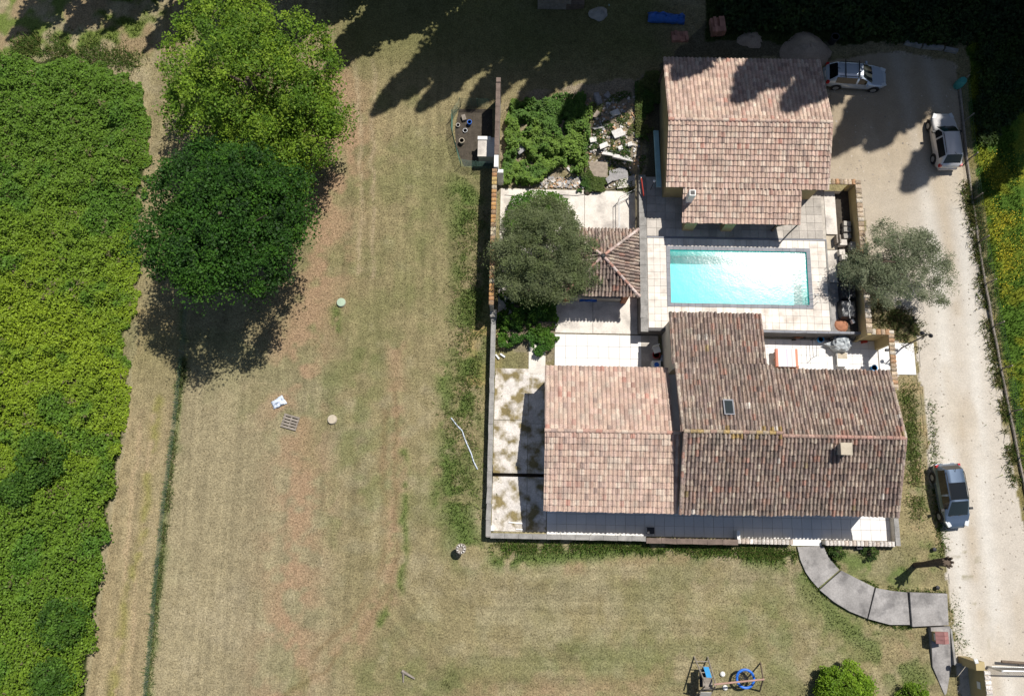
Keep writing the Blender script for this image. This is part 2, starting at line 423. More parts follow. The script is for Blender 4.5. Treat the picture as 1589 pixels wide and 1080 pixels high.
def ground_col(x, y):
    h = hgt(x, y)
    px, py = Qv(x, y, h)
    jx = px + (fbm(x, y, 1.2, 1) - .5) * 16; jy = py + (fbm(x, y, 1.2, 4) - .5) * 16
    n1 = fbm(x, y, 5.0, 0); n2 = fbm(x, y, 1.1, 2); n3 = fbm(x, y, 14.0, 5)
    def mix(c, rgb, w):
        w = np.clip(w, 0, 1)[:, None]
        return c * (1 - w) + np.array(rgb) * w
    c = np.ones((len(x), 3)) * np.array((.226, .191, .103))
    c = mix(c, (.160, .156, .070), sstep(n1 + (n2 - .5) * .45, .46, .70) * .7)
    c = mix(c, (.31, .265, .172), sstep(n3 * .6 + n2 * .4, .48, .66) * .55)
    c = mix(c, (.295, .25, .165), sstep(px, 560, 480) * sstep(py, 480, 640) * .5)
    # mown swaths: straight on the west field, bending round the corner of the plot
    d = np.hypot(np.maximum(765 - px, 0), np.maximum(py - 842, 0))
    sw = np.where(px < 560, vnoise(x * 4.6 + .10 * y, y * .10, 1.0, 3), vnoise(d / 4.5, (px + py) / 160, 1.0, 3))
    sw2 = np.where(px < 560, vnoise(x * 1.1, y * .05, 1.0, 6), vnoise(d / 20, (px + py) / 300, 1.0, 6))
    c *= (1 + (sw - .5) * .34 * (.35 + fbm(x, y, 6, 4)) + (sw2 - .5) * .12 + (fbm(.8 * x + .6 * y, -.6 * x + .8 * y, .55, 5, 2) - .5) * .34)[:, None]
    def band(pts, w, rgb, amt, k, s=1.4, lo=.42, hi=.58):
        nonlocal c
        dd = dline(jx, jy, pts)
        c = mix(c, rgb, np.exp(-(dd / w) ** 2) * sstep(fbm(x, y, s, k), lo, hi) * amt)
    bare = (.30, .205, .128)
    band([(520, 110), (545, 220), (515, 300), (500, 420), (465, 540), (455, 640), (470, 760), (456, 860), (450, 960), (440, 1090)], 44, bare, .95, 1, 1.3, .36, .58)
    band([(260, 170), (248, 230), (240, 290)], 16, (.30, .225, .13), .8, 1)
    band([(616, 540), (612, 700), (613, 860), (602, 920), (560, 985), (500, 1040)], 16, bare, .8, 2, 1.0)
    band([(720, 1066), (860, 1080), (1000, 1056), (1060, 1075)], 24, bare, .6, 3)
    band([(880, 880), (960, 868), (1100, 868)], 10, bare, .55, 3)
    band([(1330, 1000), (1390, 950), (1430, 1010)], 30, bare, .6, 5)
    band([(1412, 600), (1432, 700), (1420, 800), (1440, 850)], 20, (.33, .25, .14), .8, 5, 1.2)
    band([(745, 480), (750, 560), (735, 600)], 22, (.34, .25, .10), .7, 6, 1.2)
    for tl in ([(548, 90), (560, 170), (561, 300), (556, 420)], [(577, 90), (579, 200), (578, 430)], [(238, 640), (215, 850), (196, 1080)], [(222, 640), (196, 850), (178, 1080)]):
        band(tl, 3.0, (.33, .265, .17), .8, 2, 1.2, .2, .5)
    for tl in ([(614, 600), (614, 760), (616, 860), (604, 920), (562, 984), (505, 1038), (440, 1075)], [(594, 640), (596, 850), (584, 910), (545, 968), (480, 1020)]):
        band(tl, 4.0, (.20, .145, .08), .75, 5, 1.6, .25, .5)
    band([(628, 700), (630, 850), (622, 915), (590, 968)], 6, (.10, .14, .035), .8, 1, 1.2, .3, .5)
    green = (.092, .135, .034)
    band([(722, 300), (735, 450), (728, 560), (716, 640), (698, 720), (712, 800), (725, 850)], 30, green, .95, 2, 1.3, .38, .55)
    band([(690, 560), (690, 700), (680, 780)], 12, green, .8, 4)
    band([(770, 872), (900, 862), (1000, 850), (1150, 856), (1240, 880)], 15, green, .95, 4, 1.1, .36, .52)
    band([(1250, 890), (1290, 950), (1350, 1000), (1430, 1060)], 34, green, .75, 6, 1.4)
    band([(1310, 870), (1380, 890), (1440, 860)], 26, green, .85, 3, 1.2)
    band([(1402, 600), (1412, 700), (1425, 790)], 12, green, .9, 0, 1.2)
    band([(1180, 960), (1290, 1000), (1240, 1060)], 60, green, .4, 2, 1.6)
    band([(560, 540), (556, 640), (566, 740), (540, 820)], 46, green, .38, 5, 2.0)
    band([(640, 300), (655, 420), (650, 560)], 30, green, .22, 1, 2.0)
    band([(524, 515), (522, 480)], 9, green, .8, 5, .9, .3, .5)
    band([(1000, 900), (1200, 900), (1400, 930)], 60, (.14, .15, .06), .42, 1, 1.5)
    band([(1000, 1040), (1230, 1000), (1250, 1070)], 70, (.135, .15, .055), .42, 4, 1.3)
    band([(470, 1060), (700, 1050), (1000, 1020)], 40, green, .3, 4, 1.5)
    band([(400, 640), (520, 600), (500, 700)], 40, green, .25, 1, 1.4)
    # left track between brambles and mesh fence
    tr = inpoly(jx, jy, [(215, 480), (286, 470), (282, 600), (258, 800), (232, 1000), (225, 1100), (135, 1100), (165, 880), (205, 600)])
    c = np.where(tr[:, None], c * np.array((1.05, 1.0, .95)), c)
    band([(247, 620), (225, 800), (190, 960), (172, 1090)], 7, (.20, .19, .05), .7, 2, 1.0, .3, .5)
    band([(284, 480), (281, 600), (258, 800), (243, 920), (230, 1090)], 6, (.13, .155, .06), .8, 3, .8, .3, .5)
    # north edge grass, rough verge in the north-west
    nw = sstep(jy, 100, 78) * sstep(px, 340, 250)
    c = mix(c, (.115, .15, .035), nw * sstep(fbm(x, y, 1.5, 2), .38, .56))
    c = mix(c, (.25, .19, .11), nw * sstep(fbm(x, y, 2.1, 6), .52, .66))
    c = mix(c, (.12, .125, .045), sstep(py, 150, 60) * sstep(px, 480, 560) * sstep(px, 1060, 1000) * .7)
    # court margin strip
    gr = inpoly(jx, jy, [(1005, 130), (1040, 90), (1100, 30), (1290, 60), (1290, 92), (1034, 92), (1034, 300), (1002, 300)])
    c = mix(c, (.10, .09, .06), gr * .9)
    lot = inpoly(jx, jy, [(776, 150), (1005, 120), (1000, 292), (776, 292)])
    c = mix(c, (.27, .22, .16), lot * sstep(n2, .3, .6) * .9)
    # meadow beyond the east fence
    md = inpoly(jx, jy, MEADOW)
    c = mix(c, (.062, .115, .016), md * 1.0)
    c = mix(c, (.17, .18, .018), md * sstep(n2, .4, .65) * .75)
    c = mix(c, (.26, .23, .015), md * sstep(fbm(x, y, 2.4, 2), .42, .6) * sstep(py, 240, 330) * sstep(px, 1530, 1560) * .22)
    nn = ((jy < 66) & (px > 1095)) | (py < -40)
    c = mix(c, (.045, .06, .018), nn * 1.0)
    # gravel drive
    dr = inpoly(jx, jy, DRIVE)
    g = np.ones((len(x), 3)) * np.array((.47, .425, .365))
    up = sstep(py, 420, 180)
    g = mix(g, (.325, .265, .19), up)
    rut = np.abs(px - (1455 + (py - 400) * .155 + 20 * np.sin(py / 210)))
    g = mix(g, (.55, .52, .47), np.exp(-(np.abs(rut - 24) / 12) ** 2) * (1 - up * .7) * .8)
    g = mix(g, (.37, .29, .19), np.exp(-(rut / 9) ** 2) * sstep(fbm(x, y, 2.5, 2), .4, .6) * .45 * (1 - up))
    g = mix(g, (.42, .355, .27), sstep(fbm(x, y * .4, 2.6, 3), .5, .7) * .5)
    g = mix(g, (.26, .23, .15), sstep(vnoise(x, y, .33, 7), .80, .92) * sstep(np.minimum(np.abs(px - 1490 - (py - 900) * .1), 60), 50, 10) * (py > 850) * .8)
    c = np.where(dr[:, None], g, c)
    vg = ((px > 1480) & ~dr & ~md & (py > 230)) | ((dline(px, py, DRIVE[3:9]) < 9) & (px > 1495) & (py > 230))
    c = mix(c, (.19, .16, .06), vg * sstep(n2, .35, .6) * .9)
    br = inpoly(jx + 8, jy, BRAMBLE)
    c = mix(c, (.035, .045, .014), br * 1.0)
    pt = inpoly(jx, jy, [(776, 292), (1000, 292), (1000, 520), (850, 560), (776, 540)])
    c = mix(c, (.2, .17, .12), pt * .8)
    return np.clip(c, .01, .75), px, py

gx = np.unique(np.concatenate([np.linspace(-600, -60, 12), np.linspace(-60, -44, 14), np.arange(-44, 44, .16), np.linspace(44, 60, 14), np.linspace(60, 600, 12)]))
gy = np.unique(np.concatenate([np.linspace(-600, -30, 12), np.linspace(-30, -16, 12), np.arange(-16, 44, .16), np.linspace(44, 60, 14), np.linspace(60, 700, 12)]))
XX, YY = np.meshgrid(gx, gy)
xf, yf = XX.ravel(), YY.ravel()
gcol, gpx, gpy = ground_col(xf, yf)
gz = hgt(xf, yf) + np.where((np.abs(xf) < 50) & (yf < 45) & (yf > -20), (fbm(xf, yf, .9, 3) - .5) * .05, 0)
isdr = inpoly(gpx, gpy, DRIVE)
gz = np.where(isdr, hgt(xf, yf), gz)
gz = np.where((xf > 9.05) & (xf < 24.5) & (yf > 12.95) & (yf < 30.5), np.where(yf < 21.5, -.6, np.minimum(gz, 1.1)), gz)
gz = np.where((xf > -1.4) & (xf < 30) & (yf > -2) & (yf < 12.9), np.minimum(gz, -.03), gz)
gz = np.where((xf > -1.6) & (xf < 2.5) & (yf > 1.9) & (yf < 2.9), -.7, gz)
gz = np.where((xf > -1.4) & (xf < 8.9) & (yf > 12) & (yf < 23.9), np.minimum(gz, -.03), gz)
gz = np.where((gpx > 1395) & (xf > 26.7) & (yf > -2) & (yf < 12.9), hgt(xf, yf), gz)
nx, ny = len(gx), len(gy)
me = bpy.data.meshes.new('ground')
idx = np.arange(nx * ny).reshape(ny, nx)
fc = np.stack([idx[:-1, :-1], idx[:-1, 1:], idx[1:, 1:], idx[1:, :-1]], -1).reshape(-1, 4)
me.vertices.add(nx * ny); me.loops.add(len(fc) * 4); me.polygons.add(len(fc))
me.vertices.foreach_set('co', np.stack([xf, yf, gz], 1).astype(np.float32).ravel())
me.loops.foreach_set('vertex_index', fc.astype(np.int32).ravel())
me.polygons.foreach_set('loop_start', np.arange(0, len(fc) * 4, 4, dtype=np.int32))
at = me.attributes.new('Col', 'FLOAT_COLOR', 'POINT')
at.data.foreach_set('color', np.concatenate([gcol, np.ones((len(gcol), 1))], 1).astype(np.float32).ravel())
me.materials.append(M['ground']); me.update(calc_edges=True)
me.polygons.foreach_set('use_smooth', [True] * len(fc))
fcx = xf[fc].mean(1); fcy = yf[fc].mean(1)
fpx, fpy = Qv(fcx, fcy, hgt(fcx, fcy))
onroad = inpoly(fpx + (fbm(fcx, fcy, .9, 1) - .5) * 22, fpy + (fbm(fcx, fcy, .9, 4) - .5) * 18, DRIVE)
rf_ = fc[onroad]
uq, inv = np.unique(rf_, return_inverse=True)
dcol, _, _ = ground_col(xf[uq], yf[uq])
M['gravel'] = mat('gravel', attr='Col', rough=.95, var=.07, scale=1.1, var2=.13, scale2=12.0, bump=.3, bscale=16.0, spec=.1)
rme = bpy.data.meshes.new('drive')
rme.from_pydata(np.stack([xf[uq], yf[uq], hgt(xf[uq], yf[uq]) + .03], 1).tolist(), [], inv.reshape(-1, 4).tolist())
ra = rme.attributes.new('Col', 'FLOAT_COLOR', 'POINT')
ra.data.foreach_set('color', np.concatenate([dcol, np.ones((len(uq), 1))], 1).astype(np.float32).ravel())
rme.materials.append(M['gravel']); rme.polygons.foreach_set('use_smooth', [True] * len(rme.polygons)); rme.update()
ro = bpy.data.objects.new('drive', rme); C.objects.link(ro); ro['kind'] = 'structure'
go = bpy.data.objects.new('ground', me); C.objects.link(go); go['kind'] = 'structure'

# ------------------------------------------------------------------ roofs
def tile_profile(style, s):
    if style == 'roman':
        return [(0, 0), (.26 * s, 0), (.33 * s, .035), (.47 * s, .07), (.68 * s, .072), (.84 * s, .04), (.92 * s, 0), (s, 0)]
    return [(0, -.02), (.10 * s, -.03), (.14 * s, .02), (.28 * s, .085), (.47 * s, .105), (.66 * s, .085), (.80 * s, .02), (.85 * s, -.03), (s, -.02)]

def tile_geo(style, s, r):
    pr = tile_profile(style, s); n = len(pr)
    ln = r * 1.10; lift = .072 if style == 'roman' else .055
    tp = 1.0 if style == 'roman' else .86
    vs = [(x, 0, z + lift) for x, z in pr] + [(s / 2 + (x - s / 2) * tp, ln, z) for x, z in pr] + [(x, 0.004, z * .4 + lift - .05) for x, z in pr]
    fs = [(i, i + 1, n + i + 1, n + i) for i in range(n - 1)] + [(2 * n + i, 2 * n + i + 1, i + 1, i) for i in range(n - 1)]
    return vs, fs

NEW_COLS = [(0.496, 0.360, 0.288), (0.465, 0.329, 0.267), (0.533, 0.415, 0.335), (0.415, 0.285, 0.229), (0.515, 0.384, 0.306), (0.384, 0.275, 0.227), (0.558, 0.453, 0.372), (0.428, 0.267, 0.217), (0.484, 0.353, 0.291), (0.341, 0.254, 0.217), (0.508, 0.372, 0.310), (0.434, 0.242, 0.192)]
OLD_COLS = [(0.319, 0.237, 0.193), (0.363, 0.281, 0.226), (0.253, 0.187, 0.160), (0.396, 0.319, 0.259), (0.187, 0.143, 0.127), (0.319, 0.209, 0.165), (0.347, 0.281, 0.237), (0.281, 0.209, 0.182), (0.352, 0.204, 0.160), (0.451, 0.380, 0.308), (0.220, 0.171, 0.149), (0.314, 0.242, 0.204)]
NEW_W = np.array([4, 3, 4, 1.5, 4, 1.2, 2.5, .7, 3.5, .8, 3.5, .25]); OLD_W = np.array([3, 3, 2, 2, 1.2, 1.8, 2.5, 3, .8, .8, 1.5, 3])

def roof_plane(o, u, v_end, Lu, s, r):
    """o eave start corner, u unit along the eave, v_end the point straight up the slope from o"""
    o = Vector(o); u = Vector(u).normalized(); vv = Vector(v_end) - o
    Lv = vv.length; v = vv / Lv; n = u.cross(v)
    if n.z < 0: raise ValueError('roof plane faces down')
    nu, nr = max(1, round(Lu / s)), max(1, round(Lv / r))
    return dict(o=o, u=u, v=v, n=n, nu=nu, nr=nr, s=Lu / nu, r=Lv / nr, Lu=Lu, Lv=Lv)

def lay_tiles(roof, planes, style, keep=None, n_obj=300, seed=1, patch=None):
    """tiles nearest the survey point become objects of their own, the others one joined part"""
    rg = np.random.default_rng(seed)
    cols = NEW_COLS if style == 'roman' else OLD_COLS
    w = (NEW_W if style == 'roman' else OLD_W); w = w / w.sum()
    mt = M['tile'] if style == 'roman' else M['old_tile']
    allt = []
    for pi, p in enumerate(planes):
        geo = tile_geo(style, p['s'], p['r'])
        for j in range(p['nr']):
            for i in range(p['nu']):
                if keep and not keep(pi, (i + .5) * p['s'], (j + .5) * p['r'], p): continue
                jit = .012 if style == 'roman' else .028
                q = p['o'] + p['u'] * (i * p['s'] + rg.normal() * jit * .5) + p['v'] * (j * p['r'] + rg.normal() * jit) + p['n'] * .02
                R = Matrix((( p['u'][0], p['v'][0], p['n'][0]), (p['u'][1], p['v'][1], p['n'][1]), (p['u'][2], p['v'][2], p['n'][2])))
                if style != 'roman': R = R @ Matrix.Rotation(rg.normal() * .022, 3, 'Z')
                m = R.to_4x4(); m.translation = q
                k = int(rg.choice(len(cols), p=w))
                cc = patch(q, k, rg) if patch else None
                allt.append((math.hypot(q[0], q[1]), pi, m, k, cc, geo))
    order = sorted(range(len(allt)), key=lambda i: allt[i][0])
    cache = {}
    mb = MB()
    for rank, i in enumerate(order):
        _, pi, m, k, cc, geo = allt[i]
        if rank < n_obj and cc is None:
            key = (pi, k)
            if key not in cache:
                t = MB(); t.add(geo[0], geo[1], cols[k]); cache[key] = t.mesh('tile', mt)
            put('tile', cache[key], m, roof)
        else:
            c0 = cc if cc is not None else cols[k]
            f_ = 1 + rg.normal() * .07
            mb.add([m @ Vector(v) for v in geo[0]], geo[1], tuple(min(.8, a * f_) for a in c0))
    if mb.v: mb.build('tile_field', mt, roof, kind='stuff')

def ridge_tiles(roof, a, b, style, r=.13, step=.42, seed=3, cols=None):
    rg = np.random.default_rng(seed)
    a, b = Vector(a), Vector(b); d = (b - a); n = max(1, round(d.length / step)); u = d.normalized()
    side = u.cross(Vector((0, 0, 1))).normalized(); up = side.cross(u)
    cols = cols or (NEW_COLS if style == 'roman' else OLD_COLS)
    mt = M['tile'] if style == 'roman' else M['old_tile']
    R = Matrix(((u[0], side[0], up[0]), (u[1], side[1], up[1]), (u[2], side[2], up[2])))
    cache = {}
    L_ = d.length / n
    for i in range(n):
        k = int(rg.integers(len(cols)))
        if k not in cache:
            t = MB(); vs = []
            for (x, rr, lf) in ((-.03, r * 1.1, .02), (L_ * 1.02, r * .95, 0)):
                for q in range(7):
                    an = PI * q / 6; vs.append((x, math.cos(an) * rr, math.sin(an) * rr + lf - .02))
            t.add(vs, [(q + 1, q, 7 + q, 8 + q) for q in range(6)] + [tuple(range(7))], cols[k])
            cache[k] = t.mesh('ridge_tile', mt)
        m = R.to_4x4(); m.translation = a + u * (i * L_)
        put('ridge_tile', cache[k], m, roof)

def roof_slab(planes, parent, name='roof'):
    mb = MB()
    for p in planes:
        o, u, v, n = p['o'], p['u'], p['v'], p['n']
        a, b, c, d = o, o + u * p['Lu'], o + u * p['Lu'] + v * p['Lv'], o + v * p['Lv']
        k = n * -.10
        mb.add([a, b, c, d, a + k, b + k, c + k, d + k], [(0, 1, 2, 3), (7, 6, 5, 4), (0, 4, 5, 1), (1, 5, 6, 2), (2, 6, 7, 3), (3, 7, 4, 0)])
    return mb.build(name, M['underlay'], parent)

def gable_walls(x0, x1, prof, parent, m, ends=(True, True)):
    """prof: (y, z) polygon from south foot over the top to north foot, extruded along x"""
    mb = MB(); n = len(prof)
    vs = [(x0, y, z) for y, z in prof] + [(x1, y, z) for y, z in prof]
    fs = [tuple(range(n)), tuple(range(n, 2 * n))[::-1]] + [(i, n + i, n + (i + 1) % n, (i + 1) % n) for i in range(n)]
    mb.add(vs, fs)
    return mb.build('wall', m, parent)

def opening(parent, name, c, d, mt, pane=None, axis='y'):
    o = MB().box(c, d).build(name, mt, parent)
    if pane:
        s = -1 if c[1] < 5 or axis == 'y-' else 1
        q = (d[0] * .8, .03, d[2] * .84)
        MB().box((c[0], c[1] + s * (d[1] / 2 + .005), c[2]), q).build('pane', pane, o)
    return o

# ---- annex with the newer pink roof
annex = thing('annex', 'low annex with newer pink tiled gable roof, left of the older house roof', 'house', (2.0, 0, 0))
AX0, AX1, AYS, AYN, AYR = 2.03, 10.72, -.02, 9.5, 5.05
pl = [roof_plane((AX0, AYS, 3.45), (1, 0, 0), (AX0, AYR, 4.75), AX1 - AX0, .285, .395),
      roof_plane((AX1 - .42, AYN, 3.45), (-1, 0, 0), (AX1 - .42, AYR, 4.75), AX1 - .42 - AX0, .285, .395)]
gable_walls(AX0 + .25, 10.9, [(AYS + .45, -.2), (AYS + .45, 3.37), (AYR, 4.59), (AYN - .4, 3.37), (AYN - .4, -.2)], annex, M['pale_wall'])
rf = roof_slab(pl, annex)
lay_tiles(rf, pl, 'roman', seed=11)
ridge_tiles(rf, (AX0, AYR, 4.78), (AX1, AYR, 4.78), 'roman', seed=5)
opening(annex, 'window', (4.2, AYS + .44, 1.5), (1.3, .08, 1.2), M['white'], M['glass_dark'])
opening(annex, 'window', (8.0, AYS + .44, 1.5), (1.3, .08, 1.2), M['white'], M['glass_dark'])
opening(annex, 'door', (6.1, AYS + .44, 1.1), (1.0, .08, 2.15), M['wood'])

# ---- old house
house = thing('house', 'old house with weathered brown canal tile roof, chimney and skylight', 'house', (11, 0, 0))
HX0, HXM, HX1, HYR = 10.75, 16.95, 24.75, 5.0
pl = [roof_plane((HX0, -.05, 3.9), (1, 0, 0), (HX0, HYR + .05, 5.85), HXM - HX0, .252, .40),
      roof_plane((HXM, 0.03, 3.86), (1, 0, 0), (HXM, HYR - .12, 5.72), HX1 - HXM, .252, .40),
      roof_plane((HX1, 9.45, 4.2), (-1, 0, 0), (HX1, HYR - .12, 5.72), HX1 - HXM, .252, .40),
      roof_plane((HXM, 9.62, 4.62), (-1, 0, 0), (HXM, HYR + .05, 5.85), HXM - 10.55, .252, .40),
      roof_plane((16.6, 13.25, 3.9), (-1, 0, 0), (16.6, 9.66, 4.58), 16.6 - 10.35, .252, .40)]
mt_ = M['pale_wall']
gable_walls(HX0 + .22, HXM, [(.5, -.2), (.5, 3.95), (HYR, 5.68), (9.5, 4.5), (9.5, -.2)], house, mt_)
gable_walls(HXM, HX1 - .22, [(.5, -.2), (.5, 3.92), (HYR - .1, 5.55), (9.15, 4.16), (9.15, -.2)], house, mt_)
gable_walls(10.6, 16.35, [(9.4, -.2), (9.4, 4.48), (12.95, 3.82), (12.95, -.2)], house, mt_)
rf = roof_slab(pl, house)
def lichen(q, k, rg):
    if abs(q[1] - HYR) < .45 and 13.4 < q[0] < 17.0 and rg.random() < .38: return (.34, .235, .10)
    if rg.random() < .004: return (.32, .245, .13)
    if rg.random() < .006: return (.58, .52, .46)
    return None
lay_tiles(rf, pl, 'canal', seed=21, patch=lichen)
ridge_tiles(rf, (HX0, HYR + .05, 5.89), (HXM, HYR + .05, 5.89), 'canal', seed=6, cols=[(.34, .25, .19), (.38, .30, .22), (.38, .27, .12), (.30, .2, .16)])
ridge_tiles(rf, (HXM, HYR - .12, 5.76), (HX1, HYR - .12, 5.76), 'canal', seed=7, cols=[(.38, .22, .18), (.42, .27, .22), (.33, .21, .17)])
for zt in range(14):   # verge tiles on the west edge
    pass
ridge_tiles(rf, (HX0 + .02, -.05, 3.98), (HX0 + .02, HYR, 5.90), 'canal', seed=9, r=.10)
ridge_tiles(rf, (10.57, 9.6, 4.70), (HX0 - .05, HYR + .1, 5.92), 'canal', seed=10, r=.10)
ridge_tiles(rf, (HX1 - .04, 0, 3.94), (HX1 - .04, HYR - .1, 5.80), 'canal', seed=12, r=.10)
ridge_tiles(rf, (HX1 - .04, 9.45, 4.28), (HX1 - .04, HYR - .1, 5.80), 'canal', seed=13, r=.10)
cx, cy = P(1309, 697, 5.9)[:2]
ch = MB().bb(cx - .28, cx + .28, cy - .3, cy + .3, 5.0, 6.25).build('chimney', M['grey_wall'], house)
MB().bb(cx - .36, cx + .36, cy - .38, cy + .38, 6.27, 6.36).build('chimney_cap', M['beige'], ch)
MB().box((cx, cy + .62, 5.42), (.95, .7, .05), tilt=(.36, 0)).build('flashing', M['metal'], ch)
sx, sy, _ = P(1130, 632, 5.45)
sl = -math.atan2(5.85 - 4.62, 9.62 - 5.05)
zs = 5.85 + (sy - 5.05) * math.tan(sl) + .16
k = MB().box((sx, sy, zs), (.66, 1.05, .10), tilt=(sl, 0)).build('skylight', M['coping_grey'], house)
MB().box((sx, sy, zs + .062), (.5, .88, .02), tilt=(sl, 0)).build('pane', M['glass_screen'], k)
for wx in (12.2, 14.8, 19.8, 22.6):
    opening(house, 'window', (wx, .49, 1.6), (1.2, .08, 1.2), M['white'], M['glass_dark'])
for wx in (17.2, 21.2):
    opening(house, 'door', (wx, .49, 1.15), (1.1, .08, 2.2), M['wood'])
opening(house, 'door', (19.6, 9.16, 1.15), (1.6, .08, 2.2), M['white'], M['glass_dark'], axis='y')
cap_poly = MB()

# ---- pool house
DZ = 1.4
ph = thing('pool_house', 'detached pool house with pink tiled gable roof and porch facing the pool', 'house', (10.4, 20, DZ))
HX0p, HX1p, YSp, YNp, YRp = 10.29, 21.56, 22.16, 32.1, 26.54
pl = [roof_plane((HX0p, YSp, 4.2), (1, 0, 0), (HX0p, YRp, 5.62), HX1p - HX0p, .283, .385),
      roof_plane((HX1p, YNp, 4.2), (-1, 0, 0), (HX1p, YRp, 5.62), HX1p - HX0p, .283, .385),
      roof_plane((11.48, 19.82, 3.50), (1, 0, 0), (11.48, YSp - .01, 4.185), 19.74 - 11.48, .283, .385)]
gable_walls(HX0p + .28, HX1p - .28, [(YSp + .45, .6), (YSp + .45, 4.15), (YRp, 5.46), (YNp - .4, 4.15), (YNp - .4, .6)], ph, M['render_wall'])
rf = roof_slab(pl, ph)
lay_tiles(rf, pl, 'roman', seed=31)
ridge_tiles(rf, (HX0p, YRp, 5.66), (HX1p, YRp, 5.66), 'roman', seed=15)
ridge_tiles(rf, (HX1p - .03, YSp, 4.26), (HX1p - .03, YRp, 5.66), 'roman', seed=16, r=.09)
ridge_tiles(rf, (HX1p - .03, YNp, 4.26), (HX1p - .03, YRp, 5.66), 'roman', seed=17, r=.09)
cx, cy = P(1071, 306, 4.5)[:2]
k = MB().bb(cx - .21, cx + .21, cy - .21, cy + .21, 3.6, 5.25).build('chimney', M['white'], ph)
MB().bb(cx - .15, cx + .15, cy - .15, cy + .15, 5.23, 5.262).build('flue_opening', M['black_trim'], k)
for qx, w_ in ((11.95, .8), (14.75, .75)):
    MB().bb(qx, qx + w_, 20.05, 20.6, DZ, 3.4).build('pier', M['render_wall'], ph)
MB().bb(18.42, 18.56, 20.1, 20.24, DZ, 3.48).build('post', M['wood'], ph)
MB().tube([(18.5, 20.16, 2.4), (19.2, 20.0, 3.4)], .07).build('brace', M['wood'], ph)
MB().tube([(19.66, 19.95, DZ), (19.62, 19.88, 3.45)], .05).build('post', M['iron'], ph)
MB().bb(11.6, 19.75, 19.95, 20.11, 3.28, 3.40).build('beam', M['wood'], ph)
for qx in (13.3, 16.3):
    opening(ph, 'window', (qx, YSp + .43, 2.6), (1.3, .08, 1.1), M['white'], M['glass_dark'], axis='y-')
opening(ph, 'door', (17.9, YSp + .43, 2.45), (1.0, .08, 2.1), M['wood'])
opening(ph, 'door', (11.0 + .6, YNp - .41, 2.5), (2.4, .08, 2.2), M['wood'])

# ---- tiled pavilion by the olive
pv = thing('pavilion', 'small square pavilion with hipped tile roof half under the olive tree', 'pavilion', (5.9, 17.1, 0))
px0, px1, py0, py1, ze, za = 3.25, 8.56, 14.65, 19.55, 2.7, 4.0
ax_, ay_ = 5.92, 17.0
pcx, pcy = (px0 + px1) / 2, (py0 + py1) / 2
pl = [roof_plane((px0, py0, ze), (1, 0, 0), (px0, pcy, za), px1 - px0, .24, .40),
      roof_plane((px1, py1, ze), (-1, 0, 0), (px1, pcy, za), px1 - px0, .24, .40),
      roof_plane((px1, py0, ze), (0, 1, 0), (pcx, py0, za), py1 - py0, .24, .40),
      roof_plane((px0, py1, ze), (0, -1, 0), (pcx, py1, za), py1 - py0, .24, .40)]
mb = MB()
A_ = [(px0 + .1, py0 + .1, ze - .06), (px1 - .1, py0 + .1, ze - .06), (px1 - .1, py1 - .1, ze - .06), (px0 + .1, py1 - .1, ze - .06), (pcx, pcy, za - .06)]
mb.add(A_, [(0, 1, 4), (1, 2, 4), (2, 3, 4), (3, 0, 4), (3, 2, 1, 0)])
rf = mb.build('roof', M['underlay'], pv)
def hipkeep(pi, u, v, p):
    t = v / p['Lv'] * p['Lu'] / 2
    return t - .12 <= u <= p['Lu'] - t + .12
lay_tiles(rf, pl, 'canal', keep=hipkeep, n_obj=300, seed=41)
HIPC = [(.50, .38, .34), (.45, .33, .29), (.42, .24, .19), (.55, .45, .41)]
for cx, cy in ((px0, py0), (px1, py0), (px1, py1), (px0, py1)):
    ridge_tiles(rf, (cx, cy, ze + .12), (pcx + (cx - pcx) * .05, pcy + (cy - pcy) * .05, za + .10), 'canal', r=.10, seed=int(cx * 7 + cy), cols=HIPC)
MB().lathe((pcx, pcy, za + .02), [(.16, 0), (.16, .14), (.05, .18)], 8).build('finial', M['black_trim'], pv)
for cx, cy in ((px0 + .4, py0 + .4), (px1 - .75, py0 + .4), (px1 - .4, py1 - .4), (px0 + .4, py1 - .4)):
    MB().bb(cx - .19, cx + .19, cy - .19, cy + .19, 0, 2.62).build('post', M['terracotta'], pv)
MB().bb(px0 + .6, px1 - 1.0, py0 + .32, py0 + .50, .02, .95).build('low_wall', M['grey_wall'], pv)

# ------------------------------------------------------------------ hard surfaces
def slab_obj(name, x0, x1, y0, y1, z0, z1, m):
    o = MB().bb(x0, x1, y0, y1, z0, z1).build(name, m, org=((x0 + x1) / 2, (y0 + y1) / 2, z0)); o['kind'] = 'structure'; return o

def pave(parent, rects, m, size, z, joint=.016, th=.05, seed=1, skip=None, jit=.004):
    rg = np.random.default_rng(seed)
    cache = {}
    for (x0, x1, y0, y1) in rects:
        nu, nv = max(1, round((x1 - x0) / size)), max(1, round((y1 - y0) / size))
        du, dv = (x1 - x0) / nu, (y1 - y0) / nv
        for i in range(nu):
            for j in range(nv):
                cx, cy = x0 + (i + .5) * du, y0 + (j + .5) * dv
                if skip and skip(cx, cy): continue
                key = (round(du, 3), round(dv, 3))
                if key not in cache:
                    cache[key] = MB().box((0, 0, 0), (du - joint, dv - joint, th)).mesh('paver', m)
                mt = Matrix.Translation((cx, cy, z + th / 2 + rg.uniform(-jit, jit))) @ Matrix.Rotation(rg.normal() * .003, 4, 'X') @ Matrix.Rotation(rg.normal() * .003, 4, 'Y')
                put('paver', cache[key], mt, parent)

